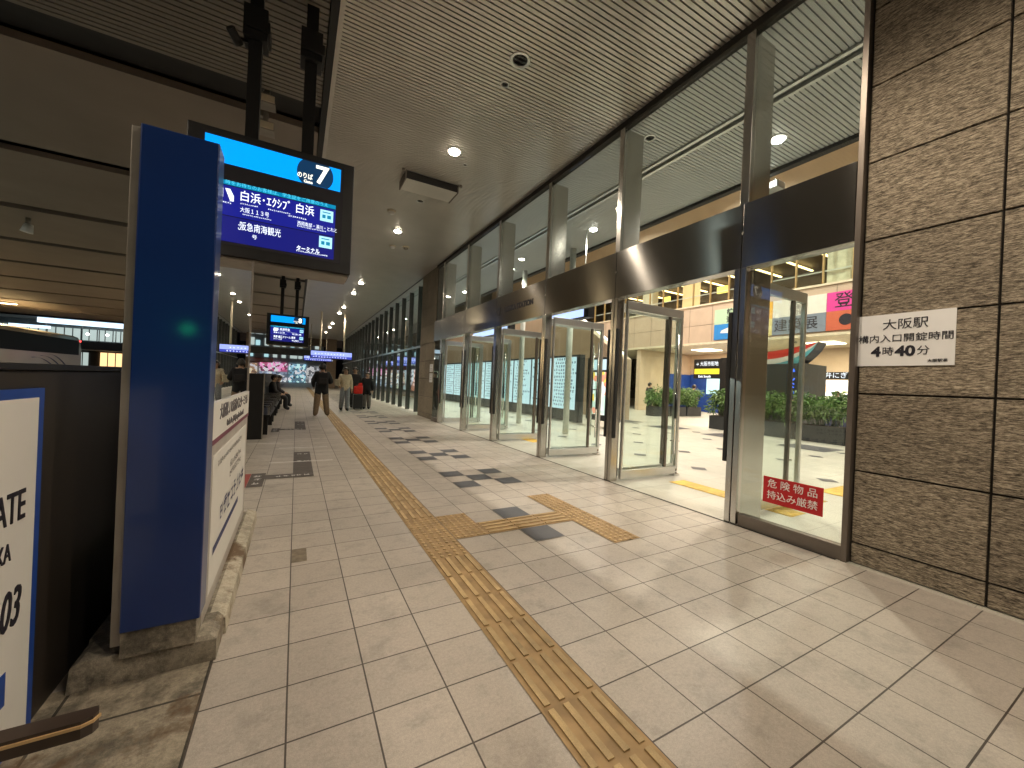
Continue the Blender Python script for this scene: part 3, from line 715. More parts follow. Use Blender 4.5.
for (x, y, lab) in ((-6.35, 15.3, 'small pale camera under the bus bay ceiling at far left'), (-7.6, 15.6, 'pale fitting on the bus bay ceiling by the left picture edge')):
    t = thing('security_camera', lab, 'camera', (x, y, CZ-.3), 'bus bay ceiling cameras')
    MB().tube((x, y, CZ-.16), (x, y, CZ), .05, n=10).build('stem', m_greytrim, t)
    MB().tube((x-.02, y, CZ-.38), (x+.02, y, CZ-.16), .12, .08, 14).build('body', m_white, t)
# lamps of the bus lanes (lit); the dim near one is unseen, added to brighten the left ceiling
for (x, y, e, lab, c) in ((-16.6, 37.9, 1100, 'lit amber lamp under the bus bay ceiling above the parked coach', (1, .72, .36)), (-11, 12.0, 420, 'greenish tube lamp over the near bus lane', (.82, 1, .92)), (-14, 24, 550, 'warm tube lamp over the middle of the bus lanes', (1, .78, .45)), (-7, 33, 550, 'warm tube lamp over the far bus lane', (1, .8, .5)), (-4.0, 1.0, 160, 'dim tube lamp added out of view above the low dark wall', (1, .85, .65))):
    t = thing('tube_lamp', lab, 'ceiling light', (x, y, CZ), 'tube lamps of the bus lanes')
    MB().box(x-.6, x+.6, y-.07, y+.07, CZ-.06, CZ-.002, .01).build('housing', m_greytrim, t)
    MB().tube((x-.55, y, CZ-.09), (x+.55, y, CZ-.09), .022, n=10).build('tube', em('tube_glow', c, 14), t)
    d = bpy.data.lights.new('lamp_light', 'AREA'); d.shape = 'RECTANGLE'; d.size = 1.1; d.size_y = .05; d.energy = e*.7; d.color = c
    o = bpy.data.objects.new('lamp_light', d); COL.objects.link(o); o.parent = t; o.location = (0, 0, -.13)

# ------------------------------------------------------------------ floor markings
def marking(y0, lab, lab2, red):
    t = thing('floor_marking', lab, 'floor marking', (.1, y0+.7, .003), 'queue markings on the paving')
    MB().poly([(.01, y0, .0045), (.25, y0, .0045), (.25, y0+1.85, .0045), (.01, y0+1.85, .0045)]).build('long_bar', m_dkmark, t)
    MB().poly([(-.30, y0, .005), (.008, y0, .005), (.008, y0+.22, .005), (-.30, y0+.22, .005)]).build('cross_bar', m_dkmark, t)
    mb = MB(); rr = random.Random(int(y0*10))
    glyphs(mb, (-.2, y0+.06, .0055), (1, 0, 0), (0, 1, 0), 3, .08, rr); glyphs(mb, (.04, y0+.07, .0055), (1, 0, 0), (0, 1, 0), 2, .08, rr)
    glyphs(mb, (.05, y0+1.0, .0055), (1, 0, 0), (0, 1, 0), 2, .08, rr); glyphs(mb, (.05, y0+1.6, .0055), (1, 0, 0), (0, 1, 0), 2, .08, rr)
    mb.build('lettering', m_white, t)
    t = thing('floor_marking', lab2, 'floor marking', (-.42, y0, .003), 'queue markings on the paving')
    MB().quad((-.46, y0-.35, .0045), (-.30, y0-.35, .0045), (-.30, y0+.35, .0045), (-.46, y0+.35, .0045)).build('grey_panel', m_dkmark, t)
    if red: MB().quad((-.66, y0-.35, .0045), (-.463, y0-.35, .0045), (-.463, y0+.35, .0045), (-.66, y0+.35, .0045)).build('red_panel', pm('floor_red', (.33, .07, .06), .6, 0, .2, 8), t)
    mb = MB()
    for q in (-.25, -.05, .12): glyphs(mb, (-.43, y0+q, .0055), (1, 0, 0), (0, 1, 0), 1, .1, rr)
    mb.build('lettering', m_white, t)
m_dkmark = pm('faded_dark_mark', (.10, .085, .075), .6, 0, .2, 9)
marking(5.72, 'near L shaped dark queue marking with white text on the paving', 'red and grey square floor sticker at the foot of the notice board', True)
marking(10.6, 'far L shaped dark queue marking in front of the benches', 'grey floor sticker beside the far queue marking', False)
mb = MB()
for (x0, x1, y) in ((-.3, .55, 6.72), (-.22, .55, 8.0), (-.75, -.2, 8.6)): mb.quad((x0, y, .0048), (x1, y, .0048), (x1, y+.035, .0048), (x0, y+.035, .0048))
tag(mb.build('floor_lines', m_white), 'thin pale tape lines crossing the paving near the queue marking', 'floor marking')
mb = MB(); mb.quad((tx(1)+.004, ty(5)+.05, .0042), (tx(1)+.10, ty(5)+.05, .0042), (tx(1)+.10, ty(6)-.01, .0042), (tx(1)+.004, ty(6)-.01, .0042))
tag(mb.build('floor_patch', pm('worn_patch', (.22, .18, .13), .7, 0, .3, 20)), 'small brown worn square patch in a paving tile', 'floor patch')

# ------------------------------------------------------------------ benches and dark wind screen further along
t = thing('wind_screen', 'low dark wind screen running behind the far benches', 'screen', (-.95, 13, 0))
MB().box(-1.0, -.93, 9.25, 21, .02, 1.3).build('panel', m_darkwall, t)
MB().box(-.93, -.56, 9.20, 9.26, .0, 1.3).build('end_panel', m_black, t)
MB().box(-.565, -.545, 9.185, 9.2, .0, 1.3).build('end_strip', m_greytrim, t)
bt = thing('waiting_bench', 'nearest dark bench with backrest in front of the wind screen', 'bench', (-.68, 10.8, 0), 'benches along the wind screen')
MB().box(-.88, -.45, 9.7, 11.9, .40, .44, .01).build('seat', m_black, bt)
mb = MB(); mb.box(-.92, -.88, 9.7, 11.9, .5, .82, .01); mb.build('backrest', m_black, bt)
for yy_ in (9.9, 11.7):
    MB().box(-.85, -.50, yy_-.03, yy_+.03, 0, .398).build('leg', m_black, bt)
for yy_ in (9.7, 10.43, 11.17, 11.9):
    MB().box(-.88, -.48, yy_-.015, yy_+.015, .60, .63).box(-.50, -.47, yy_-.015, yy_+.015, .44, .60).build('armrest', m_polish, bt)
dup(bt, (-.68, 13.4, 0), 'second dark bench along the wind screen'); dup(bt, (-.68, 16.0, 0), 'third dark bench, partly taken by a seated person'); dup(bt, (-.68, 18.6, 0), 'farthest dark bench along the wind screen')

# ------------------------------------------------------------------ people
def cloth(name, c, r=.85): return pm(name, c, r, 0, .18, 30, bump=.3, bscale=90)
m_skin = pm('skin', (.52, .32, .22), .55, 0, .06, 20); m_hair = pm('dark_hair', (.02, .015, .012), .5, 0, .3, 60)
m_shoe = pm('dark_shoe', (.02, .02, .022), .5)
def person(label, loc, rotz, H, J=None, top=(.02, .02, .03), legs=(.2, .16, .12), hair='short', group=None, fingers=True, wide=1.0, sleeves=True, loose=1.0, hem=.15):
    s = H/1.70
    B = dict(pelvis=(0, 0, .93), spine=(0, .005, 1.10), chest=(0, .0, 1.30), neck=(0, .01, 1.46), head0=(0, -.005, 1.54), head1=(0, -.01, 1.62), head2=(0, 0, 1.665))
    for sd, x in (('L', 1), ('R', -1)):
        B.update({'hip'+sd: (x*.09, 0, .90), 'knee'+sd: (x*.10, -.02, .49), 'ank'+sd: (x*.10, .02, .09), 'toe'+sd: (x*.115, -.13, .035),
                  'sho'+sd: (x*.175, .01, 1.39), 'elb'+sd: (x*.235, .03, 1.10), 'wri'+sd: (x*.25, -.04, .86), 'pal'+sd: (x*.25, -.06, .79)})
    if J: B.update(J)
    rad = dict(pelvis=(.135*loose, .10*loose), spine=(.13*loose, .10*loose), chest=(.145*loose, .105*loose), neck=(.042, .042), head0=(.062, .075), head1=(.076, .09), head2=(.05, .06))
    for sd in 'LR':
        rad.update({'hip'+sd: (.09*loose, .09*loose), 'knee'+sd: (.074*loose, .074*loose), 'ank'+sd: (.062*loose, .062*loose), 'toe'+sd: (.04, .032), 'sho'+sd: (.08*loose, .08*loose), 'elb'+sd: (.06*loose, .06*loose), 'wri'+sd: (.034, .034), 'pal'+sd: (.035, .02)})
    E = [('pelvis', 'spine', 0), ('spine', 'chest', 0), ('chest', 'neck', 0), ('neck', 'head0', 2), ('head0', 'head1', 2), ('head1', 'head2', 2)]
    for sd in 'LR':
        E += [('pelvis', 'hip'+sd, 1), ('hip'+sd, 'knee'+sd, 1), ('knee'+sd, 'ank'+sd, 1), ('ank'+sd, 'toe'+sd, 3), ('chest', 'sho'+sd, 0), ('sho'+sd, 'elb'+sd, 0), ('elb'+sd, 'wri'+sd, 0 if sleeves else 2), ('wri'+sd, 'pal'+sd, 2)]
        if fingers:
            pv = Vector(B['pal'+sd]); dv = (pv-Vector(B['wri'+sd])).normalized(); sv = dv.cross(Vector((1, 0, 0)))
            if sv.length < .1: sv = dv.cross(Vector((0, 1, 0)))
            sv.normalize()
            for k, ln in enumerate((.062, .072, .068, .052)):
                a = pv+sv*(k-1.5)*.019+dv*.02; b = a+dv*ln*.55; c = b+dv*ln*.4+Vector((0, 0, 0))+sv.cross(dv)*.015
                B['f%s%da' % (sd, k)] = tuple(a); B['f%s%db' % (sd, k)] = tuple(b); B['f%s%dc' % (sd, k)] = tuple(c)
                for q, rr_ in zip('abc', (.009, .0085, .007)): rad['f%s%d%s' % (sd, k, q)] = (rr_, rr_)
                E += [('pal'+sd, 'f%s%da' % (sd, k), 2), ('f%s%da' % (sd, k), 'f%s%db' % (sd, k), 2), ('f%s%db' % (sd, k), 'f%s%dc' % (sd, k), 2)]
            a = pv-dv*.03-sv*.034; b = a-sv*.012+dv*.035
            B['t%sa' % sd] = tuple(a); B['t%sb' % sd] = tuple(b); rad['t%sa' % sd] = (.011, .011); rad['t%sb' % sd] = (.009, .009)
            E += [('pal'+sd, 't%sa' % sd, 2), ('t%sa' % sd, 't%sb' % sd, 2)]
    seated = B['pelvis'][2] < .7
    names = list(B); idx = {n: i for i, n in enumerate(names)}
    me = bpy.data.meshes.new('person')
    me.from_pydata([Vector(B[n])*s for n in names], [(idx[a], idx[b]) for a, b, _ in E], [])
    o = bpy.data.objects.new('person_tmp', me); COL.objects.link(o)
    md = o.modifiers.new('skin', 'SKIN')
    for i, n in enumerate(names):
        v = me.skin_vertices[0].data[i]; kk = 1.0 if n[0] in 'ft' and len(n) == 3 else 1.22; v.radius = (rad[n][0]*kk*s*(wide if n in ('pelvis', 'spine', 'chest') else 1), rad[n][1]*kk*s); v.use_root = (n == 'pelvis')
    md.use_smooth_shade = True
    sb = o.modifiers.new('sub', 'SUBSURF'); sb.levels = 2; sb.render_levels = 2
    dg = bpy.context.evaluated_depsgraph_get(); dg.update()
    m2 = bpy.data.meshes.new_from_object(o.evaluated_get(dg))
    bpy.data.objects.remove(o)
    m2.materials.clear()
    for m in (cloth('jacket_cloth', top), cloth('trouser_cloth', legs), m_skin, m_shoe): m2.materials.append(m)
    segs = [(Vector(B[a])*s, Vector(B[b])*s, mi, rad[b][0]) for a, b, mi in E]
    for p in m2.polygons:
        c = p.center; best = None
        for a, b, mi, rr_ in segs:
            ab = b-a; t_ = max(0, min(1, (c-a).dot(ab)/max(ab.length_squared, 1e-9))); d = (c-(a+ab*t_)).length-rr_*s*.6
            if best is None or d < best[0]: best = (d, mi)
        p.use_smooth = True
        pz = B['pelvis'][2]*s
        p.material_index = 0 if (best[1] == 1 and c.z > pz-hem*s and (not seated or c.y > -.08)) else best[1]
    ob = bpy.data.objects.new('person', m2); COL.objects.link(ob); ob.location = loc; ob.rotation_euler = (0, 0, rotz)
    tag(ob, label, 'person', group)
    h = Vector(B['head1'])*s; s0 = s; s = s*1.3
    mb = MB(); bm = mb.bm
    g = bmesh.ops.create_icosphere(bm, subdivisions=3, radius=1)
    for v in list(bm.verts):
        if v.co.z < -.05 and v.co.y < .15 or (v.co.y < -.5 and v.co.z < .25): bm.verts.remove(v)
    for v in bm.verts:
        k = 1+.05*math.sin(v.co.x*9+v.co.z*7)
        v.co = Vector((v.co.x*.087*k, v.co.y*.103*k+.006, v.co.z*(.105 if v.co.z > 0 else (.17 if hair == 'long' else .085))*k+.005))*s
    for f in bm.faces: f.smooth = True
    if hair == 'long':
        for x in (-.075, .075): mb.tube(Vector((x, .02, .0))*s, Vector((x*1.05, -.01, -.24))*s, .035*s, .02*s, 10)
        mb.tube(Vector((0, .06, .0))*s, Vector((0, .075, -.26))*s, .075*s, .05*s, 12)
    me3 = bpy.data.meshes.new('hair'); bm.to_mesh(me3); bm.free(); me3.materials.append(m_hair)
    hh = bpy.data.objects.new('hair', me3); COL.objects.link(hh); hh.parent = ob; hh.location = h
    fb = MB()
    for x in (-.03, .03): fb.ball((x*s, -.083*s, .005*s), .0085*s, n=8)
    fb.ball((0, -.085*s, -.058*s), .016*s, sy=.4, sz=.35, n=8)
    me4 = bpy.data.meshes.new('facial_features'); fb.bm.to_mesh(me4); fb.bm.free(); me4.materials.append(m_hair)
    ff = bpy.data.objects.new('facial_features', me4); COL.objects.link(ff); ff.parent = ob; ff.location = h
    nb = MB(); nb.prism([(-.012*s, -.085*s, -.03*s), (.012*s, -.085*s, -.03*s), (0, -.085*s, .012*s)], (0, -.018*s, 0))
    for x in (-.082, .082): nb.ball((x*s, .0, -.012*s), .02*s, sx=.4, n=8)
    me5 = bpy.data.meshes.new('nose_and_ears'); nb.bm.to_mesh(me5); nb.bm.free(); me5.materials.append(m_skin)
    nn = bpy.data.objects.new('nose_and_ears', me5); COL.objects.link(nn); nn.parent = ob; nn.location = h
    return ob
# man walking away with a backpack
person('person seen from behind in black jacket and tan trousers, walking away', (.74, 14.1, 0), R(180), 1.66,
       dict(kneeL=(.13, -.03, .49), ankL=(.16, .0, .09), toeL=(.18, -.12, .035), kneeR=(-.14, -.06, .5), ankR=(-.19, -.04, .09), toeR=(-.21, -.18, .04),
            elbR=(-.28, -.02, 1.13), wriR=(-.22, -.22, 1.12), palR=(-.2, -.29, 1.12), elbL=(.27, .02, 1.12), wriL=(.24, -.14, .98), palL=(.235, -.19, .94)),
       top=(.012, .013, .016), legs=(.26, .19, .125), loose=1.15, wide=1.18, hem=.2)
mb = MB(); mb.box(.57, .91, 13.86, 14.01, 1.02, 1.42, .05)
t = thing('backpack', 'black backpack on the back of the person walking away', 'backpack', (.74, 13.93, 1.02))
mb.build('bag_body', cloth('backpack_cloth', (.01, .01, .013)), t)
MB().box(.62, .86, 13.80, 13.862, 1.05, 1.24, .02).build('front_pocket', cloth('backpack_pocket', (.014, .012, .013)), t)
MB().tube((.7, 13.98, 1.42), (.78, 13.98, 1.42), .012, n=8).build('handle', m_black, t)
# woman walking towards the camera
person('person in cream jacket and pale wide jeans walking towards the camera', (1.66, 16.3, 0), R(10), 1.62,
       dict(kneeL=(.09, -.05, .50), ankL=(.08, -.06, .09), toeL=(.085, -.21, .04), kneeR=(-.10, .02, .49), ankR=(-.10, .14, .11), toeR=(-.11, .02, .04),
            elbR=(-.27, .03, 1.13), wriR=(-.25, -.12, .98), palR=(-.245, -.18, .95)), top=(.74, .62, .45), legs=(.28, .29, .31), hair='long', loose=1.1, hem=-.02)
t = thing('shoulder_bag', 'cream shoulder bag hanging beside the person in the cream jacket', 'bag', (1.36, 16.2, .95))
MB().box(1.28, 1.44, 16.05, 16.35, .95, 1.2, .03).build('bag_body', cloth('bag_cloth', (.5, .42, .3)), t)
MB().tube((1.36, 16.2, 1.2), (1.50, 16.28, 1.44), .012, n=8).build('strap', m_cableback, t)
person('person in black coat behind the suitcase, face hidden by others', (2.22, 18.0, 0), R(-5), 1.68, top=(.02, .018, .018), legs=(.03, .03, .035), loose=1.15, hem=.3)
person('person in black padded coat and grey trousers pulling the suitcase', (2.62, 17.3, 0), R(-15), 1.50,
       dict(elbR=(-.28, .02, 1.12), wriR=(-.30, -.1, .93), palR=(-.30, -.15, .88)), top=(.012, .012, .014), legs=(.22, .2, .18), loose=1.2, hem=.26)
t = thing('suitcase', 'black upright wheeled suitcase in front of the person in padded coat', 'suitcase', (2.22, 17.0, 0))
MB().box(2.05, 2.42, 16.9, 17.14, .05, .62, .03).build('shell', m_blackplastic, t)
mb = MB()
for x in (2.1, 2.37):
    for y in (16.93, 17.11): mb.tube((x-.015, y, .026), (x+.015, y, .026), .026, n=10)
mb.build('wheel', m_rubber, t)
mb = MB(); mb.tube((2.15, 17.12, .62), (2.15, 17.12, .98), .01, n=8); mb.tube((2.32, 17.12, .62), (2.32, 17.12, .98), .01, n=8); mb.tube((2.15, 17.12, .98), (2.32, 17.12, .98), .012, n=8); mb.build('handle', m_polish, t)
t = thing('red_bag', 'bright red soft bag resting on top of the black suitcase', 'bag', (2.24, 17.0, .63))
mb = MB(); mb.box(2.06, 2.40, 16.92, 17.09, .63, .95, .06); mb.prism([(2.2, 16.94, .94), (2.38, 16.94, .94), (2.36, 16.94, 1.08), (2.26, 16.94, 1.07)], (0, .12, 0)); mb.build('bag_body', cloth('red_cloth', (.75, .03, .02)), t)
MB().tube((2.28, 17.0, 1.07), (2.34, 17.0, 1.07), .015, n=8).build('handle', m_redsign, t)
SIT = dict(pelvis=(0, .05, .50), spine=(0, .06, .66), chest=(0, .03, .88), neck=(0, .02, 1.03), head0=(0, -.01, 1.10), head1=(0, -.03, 1.18), head2=(0, -.02, 1.225))
for sd, x in (('L', 1), ('R', -1)):
    SIT.update({'hip'+sd: (x*.09, .0, .49), 'knee'+sd: (x*.12, -.40, .48), 'ank'+sd: (x*.12, -.40, .09), 'toe'+sd: (x*.13, -.54, .035), 'sho'+sd: (x*.175, .03, .96), 'elb'+sd: (x*.23, -.03, .70), 'wri'+sd: (x*.13, -.24, .58), 'pal'+sd: (x*.10, -.3, .56)})
person('person in dark clothes sitting on the third bench', (-.70, 16.6, 0), R(90), 1.66, SIT, top=(.02, .018, .02), legs=(.03, .03, .035), loose=1.1)
person('person in dark coat sitting on the farthest bench', (-.62, 18.3, 0), R(90), 1.62, SIT, top=(.03, .025, .03), legs=(.02, .02, .025), loose=1.1)

# ------------------------------------------------------------------ hanging blue signs at the end of the walkway
e_bsign = em('sign_blue_white', (.32, .40, .95), 1.0); e_bsignw = em('sign_white', (.75, .8, 1), 1.2); e_bsignd = em('sign_deep_blue', (.05, .07, .5), .8)
for (x0, x1, y, z0, z1, lab) in ((.70, 2.95, 26, 2.36, 2.76, 'long lit blue and white sign hung on two cream rods over the walkway'), (.45, 2.3, 33, 2.4, 2.72, 'second lit blue sign hung further along, lower in view')):
    t = thing('hanging_sign', lab, 'sign', ((x0+x1)/2, y, z0), 'lit blue hanging signs')
    MB().box(x0-.04, x1+.04, y, y+.25, z0-.04, z1+.03, .01).build('casing', m_blackplastic, t)
    f = MB().quad((x0, y-.004, z0+.14), (x1, y-.004, z0+.14), (x1, y-.004, z1), (x0, y-.004, z1)).build('light_panel', e_bsign, t)
    MB().quad((x0, y-.004, z0), (x1, y-.004, z0), (x1, y-.004, z0+.135), (x0, y-.004, z0+.135)).build('lower_panel', e_bsignd, t)
    mb = MB(); rr = random.Random(12); glyphs(mb, (x0+.1, y-.006, z0+.02), (1, 0, 0), (0, 0, 1), 13, .095, rr, 1.55); glyphs(mb, (x0+.2, y-.006, z0+.2), (1, 0, 0), (0, 0, 1), 10, .1, rr, 1.7); mb.build('lettering', e_bsignw, f)
    for x in (x0+.22*(x1-x0), x0+.80*(x1-x0)): MB().tube((x, y+.12, z1+.03), (x, y+.12, CZ), .055 if y < 30 else .02, n=12).build('rod', m_cream, t)
# bulkhead across the canopy
mb = MB(); mb.box(.3, 4.2, 46.02, 46.3, 4.35, CZ+.2); tag(mb.build('end_bulkhead', pm('bulkhead_brown', (.14, .11, .085), .5)), 'dark brown bulkhead closing the far end of the canopy', 'bulkhead')
mb = MB(); mb.box(2.7, 3.6, 45.0, 45.6, 0, CZ); tag(mb.build('brown_pier', pm('pier_brown', (.3, .22, .15), .6)), 'brown pier at the far right end of the walkway', 'pillar')

# ------------------------------------------------------------------ interior: timetable boards, walls, gallery
e_board = em('lit_board', (.64, .84, .92), .85)
t = thing('fare_board', 'long backlit white board of fares and timetables behind the door leaves', 'display', (9.2, 18, 0))
MB().box(9.02, 9.25, 11.3, 27.5, 0, 2.5, .01).build('casing', m_darkbox, t)
y = 11.5; rr = random.Random(21)
e_btext = pm('board_text', (.05, .07, .10), .6)
while y < 27:
    p = MB().quad((9.016, y, .45), (9.016, y+1.5, .45), (9.016, y+1.5, 2.42), (9.016, y, 2.42)).build('light_panel', e_board, t)
    mb = MB()
    for z in [.55+.135*i for i in range(14)]:
        n = rr.randint(5, 9); glyphs(mb, (9.013, y+1.42-rr.uniform(0, .2), z), (0, -1, 0), (0, 0, 1), n, .092, rr, 1.6, sw=.2)
    mb.build('lettering', e_btext, p)
    y += 1.6
t = thing('map_poster', 'backlit yellow and white map poster in a black frame inside the doors', 'poster', (9.1, 10.1, .2))
MB().box(9.05, 9.18, 9.35, 10.9, .2, 2.35, .01).build('frame', m_black, t)
MB().quad((9.046, 9.45, .4), (9.046, 10.8, .4), (9.046, 10.8, 1.85), (9.046, 9.45, 1.85)).build('map_sheet', em_blotch('map_print', [(.8, .85, .8), (.85, .6, .08), (.75, .82, .85), (.5, .65, .6), (.85, .85, .8), (.8, .3, .2), (.8, .84, .84)], .8, 5), t)
MB().quad((9.046, 9.45, 1.92), (9.046, 10.8, 1.92), (9.046, 10.8, 2.28), (9.046, 9.45, 2.28)).build('title_strip', e_board, t)
# escalator enclosure
t = thing('escalator', 'beige clad escalator flank with bright sloping handrail seen through the doors', 'escalator', (12.3, 14, 0))
mb = MB(); mb.prism([(12, 12.2, 0), (12, 40, 0), (12, 40, 5.4), (12, 16.6, 5.4), (12, 12.2, 2.57)], (.5, 0, 0)); mb.build('side_cladding', m_beige, t)
MB().prism([(11.98, 12.2, 2.76), (11.98, 16.6, 5.60), (11.98, 16.6, 5.68), (11.98, 12.2, 2.84)], (.06, 0, 0)).build('glowing_handrail', em('handrail_glow', (1, .96, .85), 2.2), t)  # handrail is no lamp; its brightness is put in as emission
MB().prism([(12.02, 12.2, 2.59), (12.02, 16.6, 5.42), (12.02, 16.6, 5.59), (12.02, 12.2, 2.75)], (.02, 0, 0)).build('balustrade', m_glass, t)
# hung lit signs just inside the doors
for (x, y0, y1, z0, z1, lab) in ((6.0, 7.3, 9.1, 3.02, 3.24, 'pale blue lit sign hung just inside the middle doors'), (6.0, 11.2, 14.2, 3.02, 3.24, 'pale blue lit sign hung inside the farther doors')):
    t = thing('hanging_sign', lab, 'sign', (x, (y0+y1)/2, z0), 'pale lit signs inside the doors')
    MB().box(x, x+.2, y0, y1, z0-.03, z1+.03, .01).build('casing', m_black, t)
    MB().quad((x-.004, y0+.16, z0), (x-.004, y1-.02, z0), (x-.004, y1-.02, z1), (x-.004, y0+.16, z1)).build('light_panel', em('pale_blue_sign', (.5, .66, 1), 1.1), t)
    for y in (y0+.3, y1-.3): MB().tube((x+.1, y, z1+.03), (x+.1, y, CZ), .015, n=8).build('rod', m_rail, t)
# slender cream columns inside
for (x, y, lab) in ((6.6, 8.78, 'slender pale column inside the glass, middle one'), (6.6, 11.4, 'slender pale column inside the glass, farthest one')):
    tag(MB().tube((x, y, 0), (x, y, CZ-.004), .085, n=20).build('slender_column', pm('pale_column', (.62, .64, .60), .4)), lab, 'column', 'slender hall columns')
# far hall wall with gallery
XW = 19.0
hw = thing('gallery_wall', 'beige panelled hall wall with a warmly lit gallery above it', 'wall', (20, 12, 0))
mb = MB(); mb.box(XW, XW+.3, -15, 40, 3.98, 5.94)
mb.build('cladding', m_beige, hw)
mb = MB()
for y in [-14+1.35*i for i in range(40)]: mb.box(XW-.006, XW, y, y+.015, 4.0, 5.9)
mb.box(XW-.006, XW, -15, 40, 4.9, 4.915); mb.build('panel_joint', m_frame, hw)
MB().box(XW-.05, XW+.35, -15, 40, 5.945, 6.03).build('sill', m_cream, hw)
MB().box(XW-.02, XW+6, -15, 40, 3.86, 3.975).build('soffit', m_cream, hw)
MB().box(XW, XW+.3, -15, 40, 8.35, 12.6).build('upper_cladding', m_orange, hw)
mb = MB(); mb.box(XW+.35, XW+6, -15, 40, 8.30, 8.42); mb.box(XW+6, XW+6.2, -15, 40, 3.98, 8.3); mb.box(XW+.35, XW+6, -15, 40, 5.90, 5.99)
mb.build('gallery_room', pm('gallery_dark', (.12, .085, .055), .6, 0, .3, 1.2), hw)
for y in [-2.05+1.02*i for i in range(30)]:
    MB().box(XW+.05, XW+.15, y-.025, y+.025, 6.032, 8.345).build('window_mullion', m_gold, hw)
mb = MB(); mb.box(XW+.09, XW+.10, -15, 40, 6.035, 8.34); mb.build('gallery_glass', m_glass, hw)
MB().box(XW+.30, XW+.36, -15, 40, 6.62, 6.655).build('gallery_handrail', em('pale_rail_glow', (1, .93, .75), .4), hw)  # plain pale rail, brightened by a weak glow in its material
e_strip = em('gallery_strip', (1, .72, .32), 5.0)
for y in [-1.6+1.55*i for i in range(16)]:
    MB().box(XW+.6, XW+5.2, y, y+.10, 8.10, 8.16).build('strip_light', e_strip, hw)
d = bpy.data.lights.new('lamp_light', 'AREA'); d.shape = 'RECTANGLE'; d.size = 4; d.size_y = 26; d.energy = 260; d.color = (1, .74, .42)
o = bpy.data.objects.new('lamp_light', d); COL.objects.link(o); o.parent = hw; o.location = Vector((XW+3, 11, 8.05))-hw.location
for y in (7.35, 17.4): MB().box(XW+.4, XW+.9, y, y+.8, 6.0, 8.3).build('gallery_column', m_cream, hw)
for (y, z, s) in ((12.6, 6.6, .35), (16.2, 6.7, .3)):
    MB().box(XW+.5, XW+.6, y, y+s*1.6, z, z+s).build('lit_sign', em('gallery_sign', (1, .8, .15), 1.4), hw)
MB().box(XW+.4, XW+.45, 14.1, 15.2, 6.05, 7.4).build('lit_panel', em('gallery_panel', (1, .66, .3), .8), hw)
# banners on the beige wall: each one a board in two colours
def banner(y0, y1, top, bot, lab, wt=None, wb=None):
    t = thing('wall_banner', lab, 'banner', (XW-.03, (y0+y1)/2, 4.05), 'banners on the gallery wall')
    ctop = pm('banner_print', top, .55, 0, .04); cbot = pm('banner_print', bot, .55, 0, .04)
    MB().box(XW-.05, XW-.01, y0, y1, 4.83, 5.60).build('upper_sheet', ctop, t)
    MB().box(XW-.05, XW-.01, y0, y1, 4.05, 4.828).build('lower_sheet', cbot, t)
    yc = (y0+y1)/2
    if wt: text(t, wt[0], wt[1], wt[2], (XW-.053, yc+wt[3], 5.2), (0, -1, 0), (0, 0, 1), bold=wt[4])
    if wb: text(t, wb[0], wb[1], wb[2], (XW-.053, yc+wb[3], 4.42), (0, -1, 0), (0, 0, 1), bold=wb[4])
    return t
banner(7.93, 10.0, (.72, .68, .62), (.20, .24, .30), 'banner with white upper half and slate lower half reading in black characters', ('特別\n浪画祭\n開催', .24, m_greyink, 0, 0), ('建築展', .58, m_ink, .1, .002))
banner(5.7, 7.92, (.68, .045, .30), (.55, .12, .06), 'banner with magenta upper half and orange red lower half', ('登録祭', .64, m_ink, -.1, .003), ('●の祭', .55, m_ink, -.1, .02))
banner(10.01, 11.0, (.80, .42, .05), (.72, .60, .24), 'narrow banner with orange upper half and cream lower half', ('大', .5, m_ink, 0, .012))
b = banner(11.6, 12.85, (.42, .60, .42), (.02, .22, .60), 'banner with pale green upper half and blue lower half beside the door post', ('鉄\n道', .36, m_ink, -.2, .01))
mb = MB(); mb.poly([(XW-.053, 12.5, 4.38), (XW-.053, 11.7, 4.32), (XW-.053, 11.7, 4.6), (XW-.053, 12.1, 4.62), (XW-.053, 12.45, 4.5)]); mb.build('white_shape', m_white, b)
# lower wall under the gallery, with blue band and lit panel
t = thing('concourse_wall', 'warm orange back wall under the gallery with a blue band and lit cyan panel', 'wall', (24.5, 12, 0))
MB().box(24.0, 24.3, -15, 17.9, 0, 3.855).build('wall_panel', m_orange, t)
mb = MB(); mb.box(19.1, 24, 17.9, 18.2, 0, 3.855); mb.build('side_wall', m_orange, t)
MB().box(21.4, 23.98, 17.86, 17.898, 0, 2.45).build('blue_band', m_bluewall, t)
MB().box(23.95, 23.998, 13.2, 17.85, 0, 2.5).build('blue_band', m_bluewall, t)
MB().quad((23.94, 14.2, 1.2), (23.94, 16.6, 1.2), (23.94, 16.6, 2.3), (23.94, 14.2, 2.3)).build('lit_panel', em('cyan_panel', (.55, .85, .9), 1.0), t)
for x, y in ((21.5, 3), (21.5, 9), (21.5, 15)):
    d = bpy.data.lights.new('lamp_light', 'AREA'); d.shape = 'SQUARE'; d.size = 1.2; d.energy = 190; d.color = (1, .84, .6)
    o = bpy.data.objects.new('lamp_light', d); COL.objects.link(o); o.location = (0, 0, -.06)
    q = thing('soffit_light', 'square panel light set in the soffit under the gallery', 'ceiling light', (x, y, 3.85), 'soffit panel lights')
    MB().box(x-.6, x+.6, y-.6, y+.6, 3.82, 3.858).build('diffuser', em('soffit_glow', (1, .85, .62), 4), q); o.parent = q
